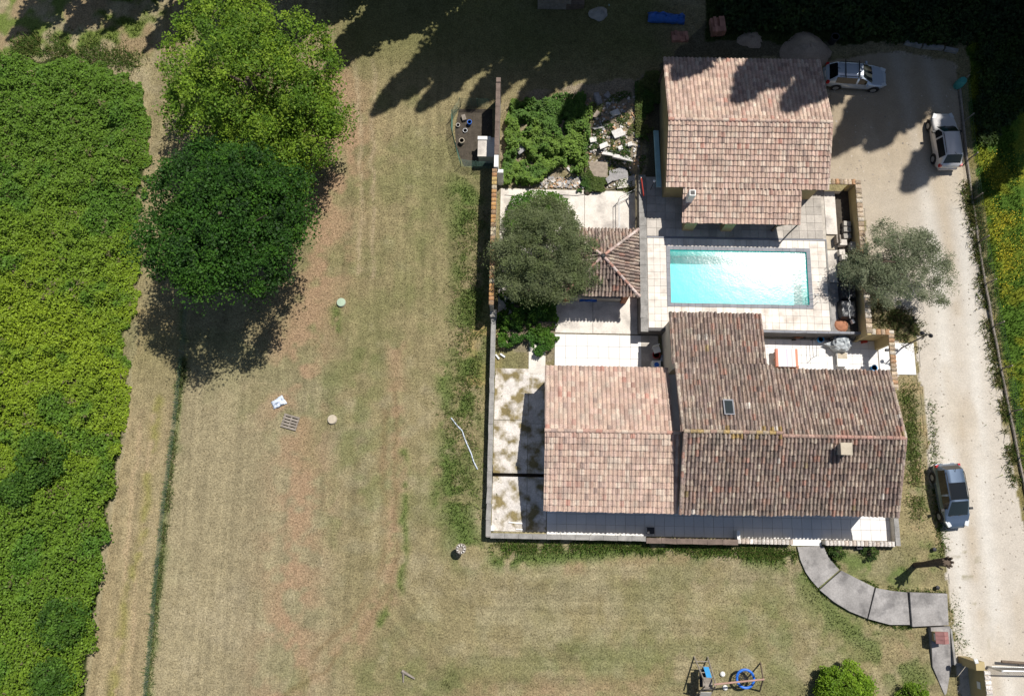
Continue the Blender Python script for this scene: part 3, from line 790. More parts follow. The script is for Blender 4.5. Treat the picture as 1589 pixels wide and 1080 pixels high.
# pool deck: built round the basin
PX0, PX1, PY0, PY1 = 11.05, 20.88, 14.62, 18.58      # water
DX0, DX1, DY0, DY1 = 9.05, 22.42, 12.75, 24.2
mb = MB()
top = DZ - .05
mb.bb(DX0, PX0 - .06, DY0, DY1, -.3, top); mb.bb(PX1 + .06, DX1, DY0, DY1, -.3, top)
mb.bb(PX0 - .06, PX1 + .06, DY0, PY0 - .06, -.3, top); mb.bb(PX0 - .06, PX1 + .06, PY1 + .06, DY1, -.3, top)
deck = mb.build('pool_terrace', M['joint'], org=(DX0, DY0, 0)); deck['kind'] = 'structure'
cw = .27
pave(deck, [(9.42, PX0 - cw, DY0 + .02, 19.45)], M['paver_cream'], .50, top, seed=1)
pave(deck, [(PX0 - cw, PX1 + cw, DY0 + .02, PY0 - cw)], M['paver_cream'], .50, top, seed=2)
pave(deck, [(PX1 + cw, DX1 - .14, DY0 + .02, 19.45)], M['paver_cream'], .50, top, seed=3)
pave(deck, [(PX0 - cw, PX1 + cw, PY1 + cw, 19.45)], M['paver_cream'], .42, top, seed=4)
pave(deck, [(9.42, 11.5, 19.6, 23.9), (11.5, 19.9, 19.6, 22.6), (19.9, 22.2, 19.6, 23.3)], M['paver_grey'], .62, top, seed=5)
MB().bb(9.42, DX1 - .02, 19.47, 19.58, top, DZ + .012).build('drain_channel', M['coping_grey'], deck)
MB().bb(DX1 - .12, DX1, DY0, 19.45, top, DZ + .01).build('edging', M['cap_grey'], deck)

pool = thing('swimming_pool', 'rectangular turquoise swimming pool with grey coping', 'pool', (16, 16.6, 0))
mb = MB()
mb.add([(PX0, PY0, -.05), (PX1, PY0, -.05), (PX1, PY1, -.05), (PX0, PY1, -.05), (PX0, PY0, DZ - .02), (PX1, PY0, DZ - .02), (PX1, PY1, DZ - .02), (PX0, PY1, DZ - .02)],
       [(0, 1, 2, 3), (0, 4, 5, 1), (1, 5, 6, 2), (2, 6, 7, 3), (3, 7, 4, 0)])
mb.build('basin', M['pool_liner'], pool)
wt = MB()
wt.add([(PX0 + .003, PY0 + .003, DZ - .11), (PX1 - .003, PY0 + .003, DZ - .11), (PX1 - .003, PY1 - .003, DZ - .11), (PX0 + .003, PY1 - .003, DZ - .11)], [(0, 1, 2, 3)])
wt.build('water', M['water'], pool)
cache = {}
def coping_run(a, b, horizontal):
    L_ = (b[0] - a[0]) if horizontal else (b[1] - a[1]); n = round(L_ / .5); d = L_ / n
    me_ = MB().box((0, 0, 0), ((d - .012, cw, .06) if horizontal else (cw, d - .012, .06))).mesh('coping_stone', M['coping_grey'])
    for i in range(n):
        c = (a[0] + (i + .5) * d, a[1], DZ + .012) if horizontal else (a[0], a[1] + (i + .5) * d, DZ + .012)
        put('coping_stone', me_, Matrix.Translation(c), pool)
coping_run((PX0 - cw, PY0 - cw / 2), (PX1 + cw, 0), True); coping_run((PX0 - cw, PY1 + cw / 2), (PX1 + cw, 0), True)
coping_run((PX0 - cw / 2, PY0), (0, PY1), False); coping_run((PX1 + cw / 2, PY0), (0, PY1), False)
lad = P(1258, 466, DZ)
ld = thing('pool_ladder', 'thin metal handrail at the right end of the pool', 'ladder', (lad[0], lad[1], DZ))
for dy in (-.25, .25):
    MB().tube([(lad[0] + .35, lad[1] + dy, DZ), (lad[0] + .32, lad[1] + dy, DZ + .55), (lad[0] - .05, lad[1] + dy, DZ + .6), (lad[0] - .22, lad[1] + dy, DZ + .2), (lad[0] - .24, lad[1] + dy, DZ - .6)], .022).build('rail', M['metal'], ld)
for zz in (DZ - .15, DZ - .4):
    MB().tube([(lad[0] - .23, lad[1] - .25, zz), (lad[0] - .23, lad[1] + .25, zz)], .02).build('rung', M['metal'], ld)

# retaining walls of the deck
rw = thing('retaining_wall', 'dark rendered retaining wall holding up the pool terrace above the courts', 'wall', (9.0, 12.7, 0))
MB().bb(8.87, 9.05, 12.55, 24.3, -.2, DZ + .02).build('wall_body', M['block_wall'], rw)
MB().bb(9.05, 24.5, 12.55, 12.75, -.2, DZ + .02).build('wall_body', M['block_wall'], rw)
def capstones(parent, a, b, w, th, z, m, step, name='coping_stone', round_=False, gap=.015, seed=1, cols=None):
    rg = np.random.default_rng(seed)
    a, b = Vector(a), Vector(b); d = b - a; n = max(1, round(d.length / step)); L_ = d.length / n; an = math.atan2(d.y, d.x)
    meshes = []
    for kk in range(6 if cols else 1):
        mb = MB(); col = cols[kk % len(cols)] if cols else None
        if round_:    # half-round tile laid across the wall
            vs = []
            for x_, k_ in ((-w / 2, 1.0), (w / 2, 1.0)):
                for q in range(6):
                    t = PI * q / 5; vs.append((-math.cos(t) * (L_ - gap) / 2, x_, math.sin(t) * th))
            mb.add(vs, [(q + 1, q, 6 + q, 7 + q) for q in range(5)] + [tuple(range(6)), tuple(range(6, 12))[::-1]], col)
        else:
            mb.box((0, 0, th / 2), (L_ - gap, w, th), col=col)
        meshes.append(mb.mesh(name, m))
    for i in range(n):
        c = a + d * ((i + .5) / n)
        put(name, meshes[int(rg.integers(len(meshes)))], Matrix.Translation((c.x, c.y, z + rg.uniform(-.006, .006))) @ Matrix.Rotation(an + rg.normal() * .02, 4, 'Z'), parent)
capstones(rw, (9.12, 12.45), (9.12, 24.3), .52, .05, DZ + .022, M['cap_grey'], 1.0, seed=2)
capstones(rw, (16.7, 12.66), (24.4, 12.66), .16, .03, DZ + .022, M['coping_grey'], .8, seed=3)

CAPC = [(.46, .38, .28), (.36, .27, .19), (.52, .46, .38), (.40, .24, .14), (.30, .24, .18), (.50, .40, .30)]
M['captile'] = M['old_tile']
# ochre garden wall east of the pool, with its two openings
gw = thing('garden_wall', 'ochre garden wall with tile coping right of the pool strip', 'wall', (24.5, 18, 0))
WZ = 2.45
mb = MB(); mb.bb(24.36, 24.62, 12.3, 23.75, -.1, WZ); mb.build('wall_body', M['render_wall'], gw)
mb = MB(); mb.bb(21.35, 22.6, 23.45, 23.70, .4, WZ); mb.bb(24.1, 24.36, 23.45, 23.7, .4, WZ); mb.bb(22.6, 24.1, 23.46, 23.69, WZ - .22, WZ); mb.build('wall_body', M['render_wall'], gw)
capstones(gw, (24.49, 12.4), (24.49, 23.75), .40, .10, WZ, M['captile'], .36, 'coping_tile', True, seed=4, cols=CAPC)
capstones(gw, (21.4, 23.58), (24.35, 23.58), .40, .10, WZ, M['captile'], .30, 'coping_tile', True, seed=5, cols=CAPC)
# court wall with the gateway onto the drive
cw_ = thing('court_wall', 'ochre wall with tile coping and gateway between lower court and drive', 'wall', (26, 10.5, 0))
W2 = 2.3
mb = MB(); mb.bb(24.62, 25.92, 12.42, 12.67, -.1, W2); mb.bb(25.92, 26.18, 11.75, 12.67, -.1, W2); mb.bb(25.92, 26.18, 8.55, 9.95, -.1, W2); mb.bb(25.93, 26.17, 9.95, 11.75, W2 - .22, W2); mb.bb(25.2, 25.92, 8.55, 8.8, -.1, W2)
mb.build('wall_body', M['render_wall'], cw_)
capstones(cw_, (24.7, 12.55), (26.0, 12.55), .38, .10, W2, M['captile'], .30, 'coping_tile', True, seed=6, cols=CAPC)
capstones(cw_, (26.05, 8.6), (26.05, 12.7), .38, .10, W2, M['captile'], .30, 'coping_tile', True, seed=7, cols=CAPC + [(.5, .22, .08)])
capstones(cw_, (25.2, 8.68), (25.9, 8.68), .38, .10, W2, M['captile'], .30, 'coping_tile', True, seed=8, cols=CAPC)
for dx in (-.3, .3):
    MB().box((26.05 + dx, 11.3, W2 - .1), (.24, .16, .2)).build('wall_lamp', M['iron'], cw_)

# lower courts and patio
court = slab_obj('lower_court', 2.85, 10.35, 10.0, 12.5, -.2, -.02, M['joint'])
pave(court, [(2.87, 9.1, 9.9, 12.5)], M['paver_white'], .78, -.02, seed=11, joint=.016, th=.06)
pave(court, [(9.1, 10.3, 9.9, 12.5)], M['paver_grey'], .62, -.02, seed=12)
court2 = slab_obj('front_court', 16.3, 28.85, 8.9, 12.5, -.2, -.02, M['joint'])
pave(court2, [(16.35, 26.1, 9.0, 12.4)], M['paver_white'], .60, -.02, seed=13, joint=.016, th=.06)
MB().bb(26.18, 28.75, 10.0, 12.3, -.1, .05).build('threshold_slab', M['paver_white'], court2)
patio = slab_obj('patio', -1.35, 8.87, 12.55, 23.75, -.2, -.04, M['joint'])
for k, (x0, x1, y0, y1) in enumerate([(-1.3, 1.2, 17.6, 23.65), (1.23, 5.0, 19.7, 23.62), (5.03, 8.85, 19.7, 23.6), (2.9, 5.6, 12.6, 15.3), (5.63, 8.85, 12.6, 15.3), (1.23, 8.85, 15.33, 19.67), (-1.3, -.2, 13.4, 17.55)]):
    MB().bb(x0, x1, y0, y1, -.04, .03).build('concrete_slab', M['concrete'], patio)

terr = slab_obj('front_terrace', 2.4, 26.1, -1.62, .55, -.2, .05, M['joint'])
pave(terr, [(2.42, 26.0, -1.6, .5)], M['paver_white'], .68, .05, seed=15, joint=.02, th=.05)
MB().bb(19.15, 21.2, -2.02, -1.62, -.1, .10).build('doorstep', M['white'], terr)

walk = slab_obj('side_walk', -1.4, 2.38, -1.5, 10.0, -.9, -.55, M['soil'])
for (x0, x1, y0, y1) in [(-1.38, 1.0, 6.2, 9.9), (1.03, 2.37, 6.0, 9.6), (-1.38, 1.0, 2.5, 6.17), (1.03, 2.37, 2.5, 5.97), (-1.38, 1.0, -1.45, 2.25), (1.03, 2.37, -1.45, 2.25)]:
    MB().bb(x0, x1, y0, y1, -.56, .03).build('concrete_slab', M['mossy_concrete'], walk)
MB().bb(1.0, 2.2, 8.2, 11.9, -.05, .02).build('worn_screed', M['concrete'], walk)

# perimeter walls on the west and south
pw = thing('boundary_wall', 'long boundary wall between mown field and house plot', 'wall', (-1.6, 14, 0))
PWZ = 3.0
MB().bb(-1.72, -1.46, 24.9, 30.65, -.1, PWZ).build('wall_body', M['grey_wall'], pw)
MB().bb(-1.82, -1.58, 13.8, 24.0, -.1, 2.85).build('wall_body', M['grey_wall'], pw)
MB().bb(-1.75, -1.45, 24.0, 24.9, -.1, 3.05).build('pier', M['white'], pw)
MB().bb(-1.55, -1.1, 23.9, 24.15, -.1, 2.3).build('pier', M['white'], pw)
MB().bb(-1.75, -1.42, 30.65, 31.0, -.1, 3.12).build('pier', M['cap_dark'], pw)
MB().bb(-1.70, -1.45, -1.85, 13.8, -.1, .85).build('wall_body', M['grey_wall'], pw)
capstones(pw, (-1.59, 24.95), (-1.59, 30.6), .32, .07, PWZ, M['cap_dark'], .6, seed=21)
capstones(pw, (-1.70, 13.8), (-1.70, 23.95), .34, .10, 2.85, M['captile'], .32, 'coping_tile', True, seed=22, cols=[(.42, .24, .10), (.46, .33, .14), (.36, .2, .1), (.5, .42, .3), (.3, .2, .12)])
capstones(pw, (-1.575, -1.8), (-1.575, 13.4), .34, .07, .85, M['cap_grey'], 1.1, seed=23)
MB().bb(-1.82, -1.36, 13.4, 13.95, -.1, 1.15).build('pier', M['grey_wall'], pw)

fw = thing('front_parapet', 'low parapet along the south edge of the shaded white terrace', 'wall', (12, -1.8, 0))
MB().bb(-1.44, 9.1, -1.84, -1.64, -.1, .72).build('wall_body', M['grey_wall'], fw)
MB().bb(9.1, 15.3, -2.0, -1.72, -.1, .80).build('wall_body', M['block_wall'], fw)
MB().bb(15.3, 19.1, -1.9, -1.66, -.1, .62).build('wall_body', M['pale_wall'], fw)
MB().bb(21.25, 26.0, -1.9, -1.66, -.1, .62).build('wall_body', M['pale_wall'], fw)
MB().bb(26.0, 26.26, -1.9, .55, -.1, .72).build('wall_body', M['pale_wall'], fw)
capstones(fw, (-1.44, -1.74), (9.1, -1.74), .34, .07, .72, M['cap_grey'], 1.0, seed=24)
capstones(fw, (9.1, -1.86), (15.3, -1.86), .36, .06, .80, M['cap_dark'], 1.0, seed=25)
WCAP = [(.62, .58, .54), (.55, .50, .46), (.5, .42, .36), (.66, .62, .58)]
capstones(fw, (15.3, -1.78), (19.1, -1.78), .34, .09, .62, M['captile'], .27, 'coping_tile', True, seed=26, cols=WCAP)
capstones(fw, (21.25, -1.78), (26.0, -1.78), .34, .09, .62, M['captile'], .27, 'coping_tile', True, seed=27, cols=WCAP)
capstones(fw, (26.13, -1.9), (26.13, .55), .32, .07, .72, M['cap_grey'], .6, seed=28)
MB().bb(15.3, 15.5, -1.66, -1.1, .05, .72).build('pier', M['white'], fw)

# curved path of four concrete slabs and a ramp
path = bpy.data.objects.new('path', None); C.objects.link(path); path['kind'] = 'structure'; path.location = G(1330, 930); ORG[path.name] = np.array(path.location)
SL = [([(1237.5, 848), (1278, 847.5), (1285, 863), (1293, 873), (1302.5, 884), (1269.7, 912), (1259, 900), (1250, 887), (1242, 868)], .16),
      ([(1306, 885), (1330, 897.5), (1357, 911), (1345.5, 959), (1319, 948.5), (1295, 934), (1272, 915)], .24),
      ([(1359.5, 912), (1384, 916.5), (1408, 919), (1412, 969), (1381, 969), (1347.5, 960)], .30),
      ([(1412, 919), (1470, 921), (1472, 969.5), (1416, 972)], .46)]
for pts, h in SL:
    MB().prism([P(a, b, h)[:2] for a, b in pts], -.1, h).build('slab', M['slab'], path)
rp = [(1442, 972.5), (1472, 971), (1480, 1029), (1477, 1034), (1471, 1076), (1468, 1079), (1448, 1034)]
MB().prism([P(a, b, .2)[:2] for a, b in rp], -.1, [.40, .40, .16, .14, .05, .05, .14][::1]).build('ramp', M['slab'], path)
MB().prism([P(a, b, .25)[:2] for a, b in [(1472.5, 975), (1475, 975), (1482, 1027), (1500, 1030), (1500, 1033), (1479, 1031)]], -.1, .42).build('kerb', M['cap_grey'], path)

# dead-straight gate wall and gate in the south-east
gwx = P(1533, 1060, 1.9)
ew = thing('entrance_wall', 'ochre entrance wall with tile coping and small plaque by the gate', 'wall', (gwx[0], gwx[1], 0))
g0 = P(1531, 1040, 1.95); g1 = P(1542, 1140, 1.95)
dv = Vector((g1[0] - g0[0], g1[1] - g0[1], 0)); an = math.atan2(dv.y, dv.x); cc = ((g0[0] + g1[0]) / 2, (g0[1] + g1[1]) / 2)
MB().box((cc[0], cc[1], .92), (dv.length, .26, 2.04), rz=an).build('wall_body', M['render_wall'], ew)
capstones(ew, g0[:2], g1[:2], .38, .09, 1.95, M['captile'], .30, 'coping_tile', True, seed=31, cols=WCAP)
pq = P(1520, 1032, 2.0)
MB().bb(pq[0] - .26, pq[0] + .30, pq[1] - .3, pq[1] + .22, -.1, 2.05).build('pier', M['render_wall'], ew)
u_ = dv.normalized(); nrm_ = Vector((u_.y, -u_.x, 0)); nrm_ = nrm_ if nrm_.x < 0 else -nrm_
pc = Vector((*P(1516, 1062, 1.0)[:2], 0)); t_ = (pc - Vector((*g0[:2], 0))).dot(u_)
pb = Vector((*g0[:2], 0)) + u_ * t_ + nrm_ * .15
MB().box((pb.x, pb.y, 1.15), (.42, .04, .34), rz=an).build('plaque', M['white'], ew)
MB().tube([P(1512, 1026, 2.15), P(1517, 1025, 2.2)], .16, 8).build('lamp', M['white'], ew)
gt = thing('metal_gate', 'barred metal sliding gate across the drive at the bottom edge', 'gate', (*P(1565, 1036, 0)[:2], 0))
ga = Vector((*P(1534, 1034, .1)[:2], 0)); gb = Vector((*P(1640, 1036, .1)[:2], 0))
for z_, r_ in ((.12, .04), (1.45, .045)):
    MB().tube([ga + Vector((0, 0, z_)), gb + Vector((0, 0, z_))], r_).build('rail', M['metal'], gt)
n = 38
bar = MB().tube([(0, 0, .12), (0, 0, 1.45)], .018, 5).mesh('bar', M['metal'])
for i in range(n):
    q = ga.lerp(gb, (i + .5) / n)
    put('bar', bar, Matrix.Translation((q.x, q.y, 0)), gt)
MB().bb(ga.x - .06, ga.x + .06, ga.y - .06, ga.y + .06, -.1, 1.6).build('end_post', M['metal'], gt)
bm_ = MB().tube([P(1554, 1026, .5), P(1640, 1032, .5)], .09, 6).build('timber_beam', M['wood'])
tag(bm_, 'dark timber beam lying along the drive just before the metal gate', 'beam')

# ------------------------------------------------------------------ cars
def make_car(name, label, px, py, heading, L, W, H, paint, kind, rails=False, glass_roof=False, zc=.9):
    """x forward, y left; one shell grid whose faces go to body, windscreen, rear window, side windows"""
    gx_, gy_, gz_ = P(px, py, zc + float(hgt(*P(px, py, zc)[:2])))
    g0_ = float(hgt(gx_, gy_))
    t = thing(name, label, 'car', (gx_, gy_, g0_), heading)
    h = L / 2
    if kind == 'wagon':
        st = dict(ws0=.235 * L, ws1=.05 * L, rw1=-.36 * L, rw0=-.455 * L, belt=.92, hood=.95, nose=.66)
    elif kind == 'hatch':
        st = dict(ws0=.215 * L, ws1=.055 * L, rw1=-.36 * L, rw0=-.455 * L, belt=.98, hood=1.02, nose=.74)
    else:
        st = dict(ws0=.305 * L, ws1=.09 * L, rw1=-.405 * L, rw0=-.47 * L, belt=.98, hood=1.02, nose=.72)
    def lerp(x, pts):
        for (a, va), (b, vb) in zip(pts[:-1], pts[1:]):
            if x <= b: return va + (vb - va) * max(0, min(1, (x - a) / (b - a)))
        return pts[-1][1]
    hw = W / 2
    wpts = [(-h, hw * .62), (-h + .05, hw * .78), (-h + .16, hw * .90), (-h + .45, hw * .975), (-.2 * L, hw), (.2 * L, hw), (h - .75, hw * .965), (h - .40, hw * .88), (h - .16, hw * .74), (h - .04, hw * .55), (h, hw * .40)]
    bpts = [(-h, .80), (-h + .12, st['belt'] + .02), (st['rw0'], st['belt'] + .04), (st['ws0'], st['hood'] - .02), (h - .6, st['hood'] - .13), (h - .18, st['nose'] + .06), (h, st['nose'] - .12)]
    zpts = [(-h, 0), (st['rw0'], 0), (st['rw1'], 1), (st['ws1'], 1), (st['ws0'], 0), (h, 0)]
    xs = sorted(set([-h, -h + .06, -h + .14, -h + .3, st['rw0'], st['rw1'], st['rw1'] + .12, -.2 * L, -.16 * L, -.03 * L, -.0 * L, st['ws1'] - .12, st['ws1'], (st['ws1'] + st['ws0']) / 2, st['ws0'], h - .95, h - .6, h - .38, h - .2, h - .09, h]))
    rings = []
    for x in xs:
        w, zb, k = lerp(x, wpts), lerp(x, bpts), lerp(x, zpts)
        arch = 1.0 + .025 * math.cos(min(1, abs(x + .15 * L) / (.4 * L)) * PI / 2)
        zr = zb + .03 + k * (H - .03 - zb) * (1 if k < 1 else 1) ; zr = zb + .03 + k * (H * (.985 + .015 * math.cos((x + .1 * L) / (.35 * L))) - zb - .03)
        wt = w * (.86 - .17 * k)
        bot = .26 if abs(x) < h - .2 else .36
        half = [(w * .90, bot), (w * 1.0, .46), (w * .995, (zb + .5) / 2 + .08), (w * .955, zb), (w * .955 + (wt - w * .955) * .88, zb + (zr - zb) * .86), (wt * .90, zr - .012), (wt * .5, zr + .012), (0, zr + .02)]
        ring = half + [(-a, b) for a, b in half[-2::-1]]
        rings.append([(x, a, b) for a, b in ring])
    m = len(rings[0])
    cats = {'body': [], 'windscreen': [], 'rear_window': [], 'side_window': [], 'roof_glass': []}
    for i in range(len(xs) - 1):
        xm = (xs[i] + xs[i + 1]) / 2
        for j in range(m - 1):
            jj = min(j, m - 2 - j)
            c = 'body'
            if jj >= 5 and st['ws1'] < xm < st['ws0']: c = 'windscreen'
            elif jj >= 5 and st['rw0'] < xm < st['rw1']: c = 'rear_window'
            elif jj == 3 and st['rw1'] < xm < st['ws1'] + .12 * L and not (-.165 * L < xm < -.155 * L) and not (-.032 * L < xm < .0 * L): c = 'side_window'
            elif glass_roof and jj >= 5 and st['rw1'] + .8 < xm < st['ws1'] - .1: c = 'roof_glass'
            q = (rings[i][j], rings[i + 1][j], rings[i + 1][j + 1], rings[i][j + 1])
            cats[c].append(q)
    mb = MB()
    def weld(quads):
        mp = {}; vs = []; fs = []
        for q in quads:
            f = []
            for p in q:
                key = tuple(round(a, 4) for a in p)
                if key not in mp: mp[key] = len(vs); vs.append(p)
                if mp[key] not in f: f.append(mp[key])
            if len(f) > 2: fs.append(tuple(f))
        return vs, fs
    vs, fs = weld(cats['body']); mb.add(vs, fs)
    mb.add(rings[0], [tuple(range(m))[::-1]]); mb.add(rings[-1], [tuple(range(m))])
    mb.add([(r[0][0], r[0][1], r[0][2]) for r in rings] + [(r[-1][0], r[-1][1], r[-1][2]) for r in rings], [(i, len(rings) + i, len(rings) + i + 1, i + 1) for i in range(len(rings) - 1)])
    mb.build('body', paint, t, local=True, smooth=True, ang=62)
    for c, mm in (('windscreen', M['glass_screen']), ('rear_window', M['glass_dark']), ('roof_glass', M['glass_dark'])):
        if cats[c]:
            vs, fs = weld(cats[c]); MB().add(vs, fs).build(c, mm, t, local=True, smooth=True)
    for s_ in (1, -1):
        qs = [q for q in cats['side_window'] if q[0][1] * s_ > 0]
        vs, fs = weld(qs); MB().add(vs, fs).build('side_window', M['glass_dark'], t, local=True)
    for ax in (h * .62, -h * .60):
        for s_ in (1, -1):
            y0_ = s_ * (hw - .10)
            w_ = MB(); w_.tube([(ax, y0_ - .11, .33), (ax, y0_ + .11, .33)], .33, 16).build('tyre', M['rubber'], t, local=True)
            wl = bpy.data.objects[-1] if False else None
            MB().tube([(ax, y0_ + s_ * .10, .33), (ax, y0_ + s_ * .118, .33)], .21, 12).build('rim', M['metal'], t, local=True)
            MB().tube([(ax, s_ * (hw - .25), .38), (ax, s_ * (hw + .004), .38)], .40, 16).build('wheel_arch', M['black_trim'], t, local=True)
    for s_ in (1, -1):
        yb = lerp(h - .32, wpts)
        zb_ = lerp(h - .35, bpts)
        MB().box((h - .32, s_ * (yb - .13), zb_ - .03), (.42, .26, .15), rz=-s_ * .38).build('headlight', M['lamp_glass'], t, local=True)
        MB().box((-h + .12, s_ * (hw * .83), .86), (.20, .16, .26)).build('taillight', M['tail_glass'], t, local=True)
        mz = st['belt'] + .06
        MB().box((st['ws0'] - .42, s_ * (hw + .07), mz), (.16, .22, .14)).build('wing_mirror', M['black_trim'] if kind != 'wagon' else paint, t, local=True)
        if rails:
            zt = H + .0
            MB().tube([(st['rw1'] + .15, s_ * hw * .66, zt), (st['rw1'] + .35, s_ * hw * .67, zt + .05), (st['ws1'] - .35, s_ * hw * .67, zt + .05), (st['ws1'] - .1, s_ * hw * .66, zt)], .022, 5).build('roof_rail', M['black_trim'], t, local=True)
    if rails == 'bars':
        for bx in (-.02 * L, -.24 * L):
            MB().box((bx, 0, H + .075), (.06, W * .82, .035)).build('roof_bar', M['black_trim'], t, local=True)
    MB().box((h - .02, 0, .46), (.06, W * .62, .14)).build('grille', M['black_trim'], t, local=True)
    MB().box((-h + .01, 0, .44), (.10, W * .74, .20)).build('bumper', paint, t, local=True)
    MB().box((-h - .005, 0, .72), (.05, .5, .11)).build('number_plate', M['white'], t, local=True)
    MB().box((h + .012, 0, .40), (.03, .48, .11)).build('number_plate', M['white'], t, local=True)
    for s_ in (-.3, .3):
        MB().box((st['ws0'] - .02, s_, st['hood'] + .03), (.03, .52, .02), rz=.15).build('wiper', M['black_trim'], t, local=True)
    MB().tube([(st['rw1'] + .2, 0, H + .0), (st['rw1'] - .05, 0, H + .16)], .012, 4).build('aerial', M['black_trim'], t, local=True)
    if kind == 'van':
        for y_ in (-.36, .36):
            MB().box((st['ws1'] - .22, y_, 1.02), (.5, .5, .16)).build('seat', M['black_trim'], t, local=True)
    return t

make_car('parked_car', 'silver estate car with black roof bars parked at the shaded top of the yard', 1330, 116, math.radians(-3), 4.6, 1.78, 1.48, M['silver_paint'], 'wagon', rails='bars')
make_car('parked_car', 'pale silver hatchback nosed up to the shade beside the wire fence', 1469, 216, math.radians(92.5), 4.35, 1.80, 1.62, M['grey_paint'], 'hatch', rails=True)
make_car('parked_car', 'slate blue people carrier with glass roof parked halfway down the drive', 1479, 769, math.radians(-85), 4.32, 1.82, 1.64, M['blue_paint'], 'van', rails=True, glass_roof=True)

# ------------------------------------------------------------------ vegetation
def tree_crown(name, centre, rad, n_clump, n_leaf, size, cols, m, parent, seed, up=.6, clump_r=.9, lump=.22, shell=.62, flat=.8, aspect=.6, blobs=None, cvar=.22):
    rg = np.random.default_rng(seed)
    d = rg.normal(size=(n_clump, 3)); d /= np.linalg.norm(d, axis=1, keepdims=True)
    lob = rg.normal(size=(14, 3)); lob /= np.linalg.norm(lob, axis=1, keepdims=True)
    amp = rg.uniform(-1, 1, 14)
    k = np.exp(-(1 - d @ lob.T) / .10) @ amp
    rr = (1 + lump * np.clip(k, -1.3, 1.2)) * (shell + (1 - shell) * rg.random(n_clump) ** .6) * np.where(rg.random(n_clump) < .10, rg.uniform(1.05, 1.22, n_clump), 1)
    if blobs is None:
        cc = np.array(centre) + d * rr[:, None] * np.array(rad)
    else:
        w = np.array([b[3] ** 2 for b in blobs]); b = np.array(blobs)[rg.choice(len(blobs), n_clump, p=w / w.sum())]
        cc = b[:, :3] + d * rr[:, None] * b[:, 3:4] * np.array([1, 1, .75])
    cr = clump_r * np.clip(np.exp(rg.normal(size=n_clump) * .38), .4, 1.9)
    off = rg.normal(size=(n_clump, n_leaf, 3)); off /= np.linalg.norm(off, axis=2, keepdims=True)
    off *= (rg.random((n_clump, n_leaf, 1)) ** .45)
    off[..., 2] *= flat
    pos = (cc[:, None, :] + off * cr[:, None, None]).reshape(-1, 3)
    zmin = .1
    n = len(pos)
    sz = size * rg.uniform(.6, 1.35, n)
    base = np.array(cols)[rg.integers(len(cols), size=n_clump)] * (1 + rg.normal(size=(n_clump, 1)) * cvar * .5)
    col = np.repeat(base, n_leaf, axis=0) * (1 + rg.normal(size=(n, 1)) * .16)
    v, f = leaf_quads(pos, sz, up, aspect, rg)
    return fast(name, v, f, np.clip(col, .008, .5), m, parent)

def trunk(parent, base, top, r, centre, rad, seed, n_limb=7):
    rg = random.Random(seed)
    mb = MB()
    b, t = Vector(base), Vector(top)
    pts = [b + (t - b) * k + Vector((rg.uniform(-.1, .1), rg.uniform(-.1, .1), 0)) * (k > 0) for k in (0, .25, .55, .8, 1)]
    mb.tube([b - Vector((0, 0, .1))] + pts, [r * 1.35, r * 1.15, r * .9, r * .75, r * .6, r * .35], 9)
    for i in range(n_limb):
        k = rg.uniform(.35, .95); q = b + (t - b) * k
        an = 2 * PI * i / n_limb + rg.uniform(-.4, .4)
        e = Vector(centre) + Vector((math.cos(an) * rad[0] * .55, math.sin(an) * rad[1] * .55, rg.uniform(-.4, .3) * rad[2]))
        mid = q.lerp(e, .5) + Vector((rg.uniform(-.3, .3), rg.uniform(-.3, .3), rg.uniform(0, .4)))
        mb.tube([q, mid, e], [r * .45, r * .28, r * .08], 6)
    return mb.build('trunk', M['bark'], parent, smooth=True)

def make_tree(name, label, px, py, zc, rad, n_clump, n_leaf, size, cols, seed, r=.3, **kw):
    cx, cy, _ = P(px, py, zc)
    g = float(hgt(cx, cy))
    t = thing(name, label, 'tree', (cx, cy, g))
    trunk(t, (cx, cy, g), (cx + .1, cy, zc + rad[2] * .3), r, (cx, cy, zc), rad, seed)
    bl = kw.pop('blob_px', None)
    if bl:
        kw['blobs'] = [(*P(a, b, z), rr) for a, b, z, rr in bl]
    tree_crown('crown', (cx, cy, zc), rad, n_clump, n_leaf, size, cols, M['leaf'], t, seed, **kw)
    return t

LG = [(.160, .262, .020), (.126, .222, .018), (.20, .30, .026), (.085, .165, .015)]
DG = [(.036, .105, .010), (.026, .078, .009), (.050, .128, .012), (.020, .058, .008)]
OL = [(.16, .19, .085), (.125, .155, .07), (.185, .215, .105), (.14, .175, .068)]
OL2 = [(.19, .215, .125), (.22, .245, .15), (.15, .18, .10)]
make_tree('broadleaf_tree', 'large bright green broadleaf tree at the top of the field', 392, 138, 7.0, (5.3, 5.5, 4.3), 900, 80, .185, LG, 101, r=.38, lump=.30, clump_r=.70, shell=.72,
          blob_px=[(385, 130, 7.4, 4.3), (330, 70, 6.5, 3.0), (450, 90, 6.6, 3.3), (470, 200, 5.2, 2.8), (410, 220, 5.6, 2.8), (320, 160, 6.0, 2.6), (360, 20, 6.2, 2.4), (495, 170, 5.0, 1.9), (440, 255, 4.6, 2.0)])
make_tree('broadleaf_tree', 'dark green broadleaf tree in front of the brighter taller one', 352, 342, 9.0, (5.0, 5.0, 4.2), 1000, 85, .18, DG, 102, r=.36, lump=.30, clump_r=.68, shell=.72,
          blob_px=[(352, 336, 8.0, 3.1), (293, 298, 8.4, 2.35), (268, 366, 8.2, 2.2), (322, 402, 8.8, 2.4), (400, 394, 8.0, 2.4), (436, 328, 7.4, 2.05), (372, 278, 8.2, 2.15), (318, 258, 7.6, 1.6), (442, 292, 7.0, 1.4), (352, 340, 6.2, 3.2)])
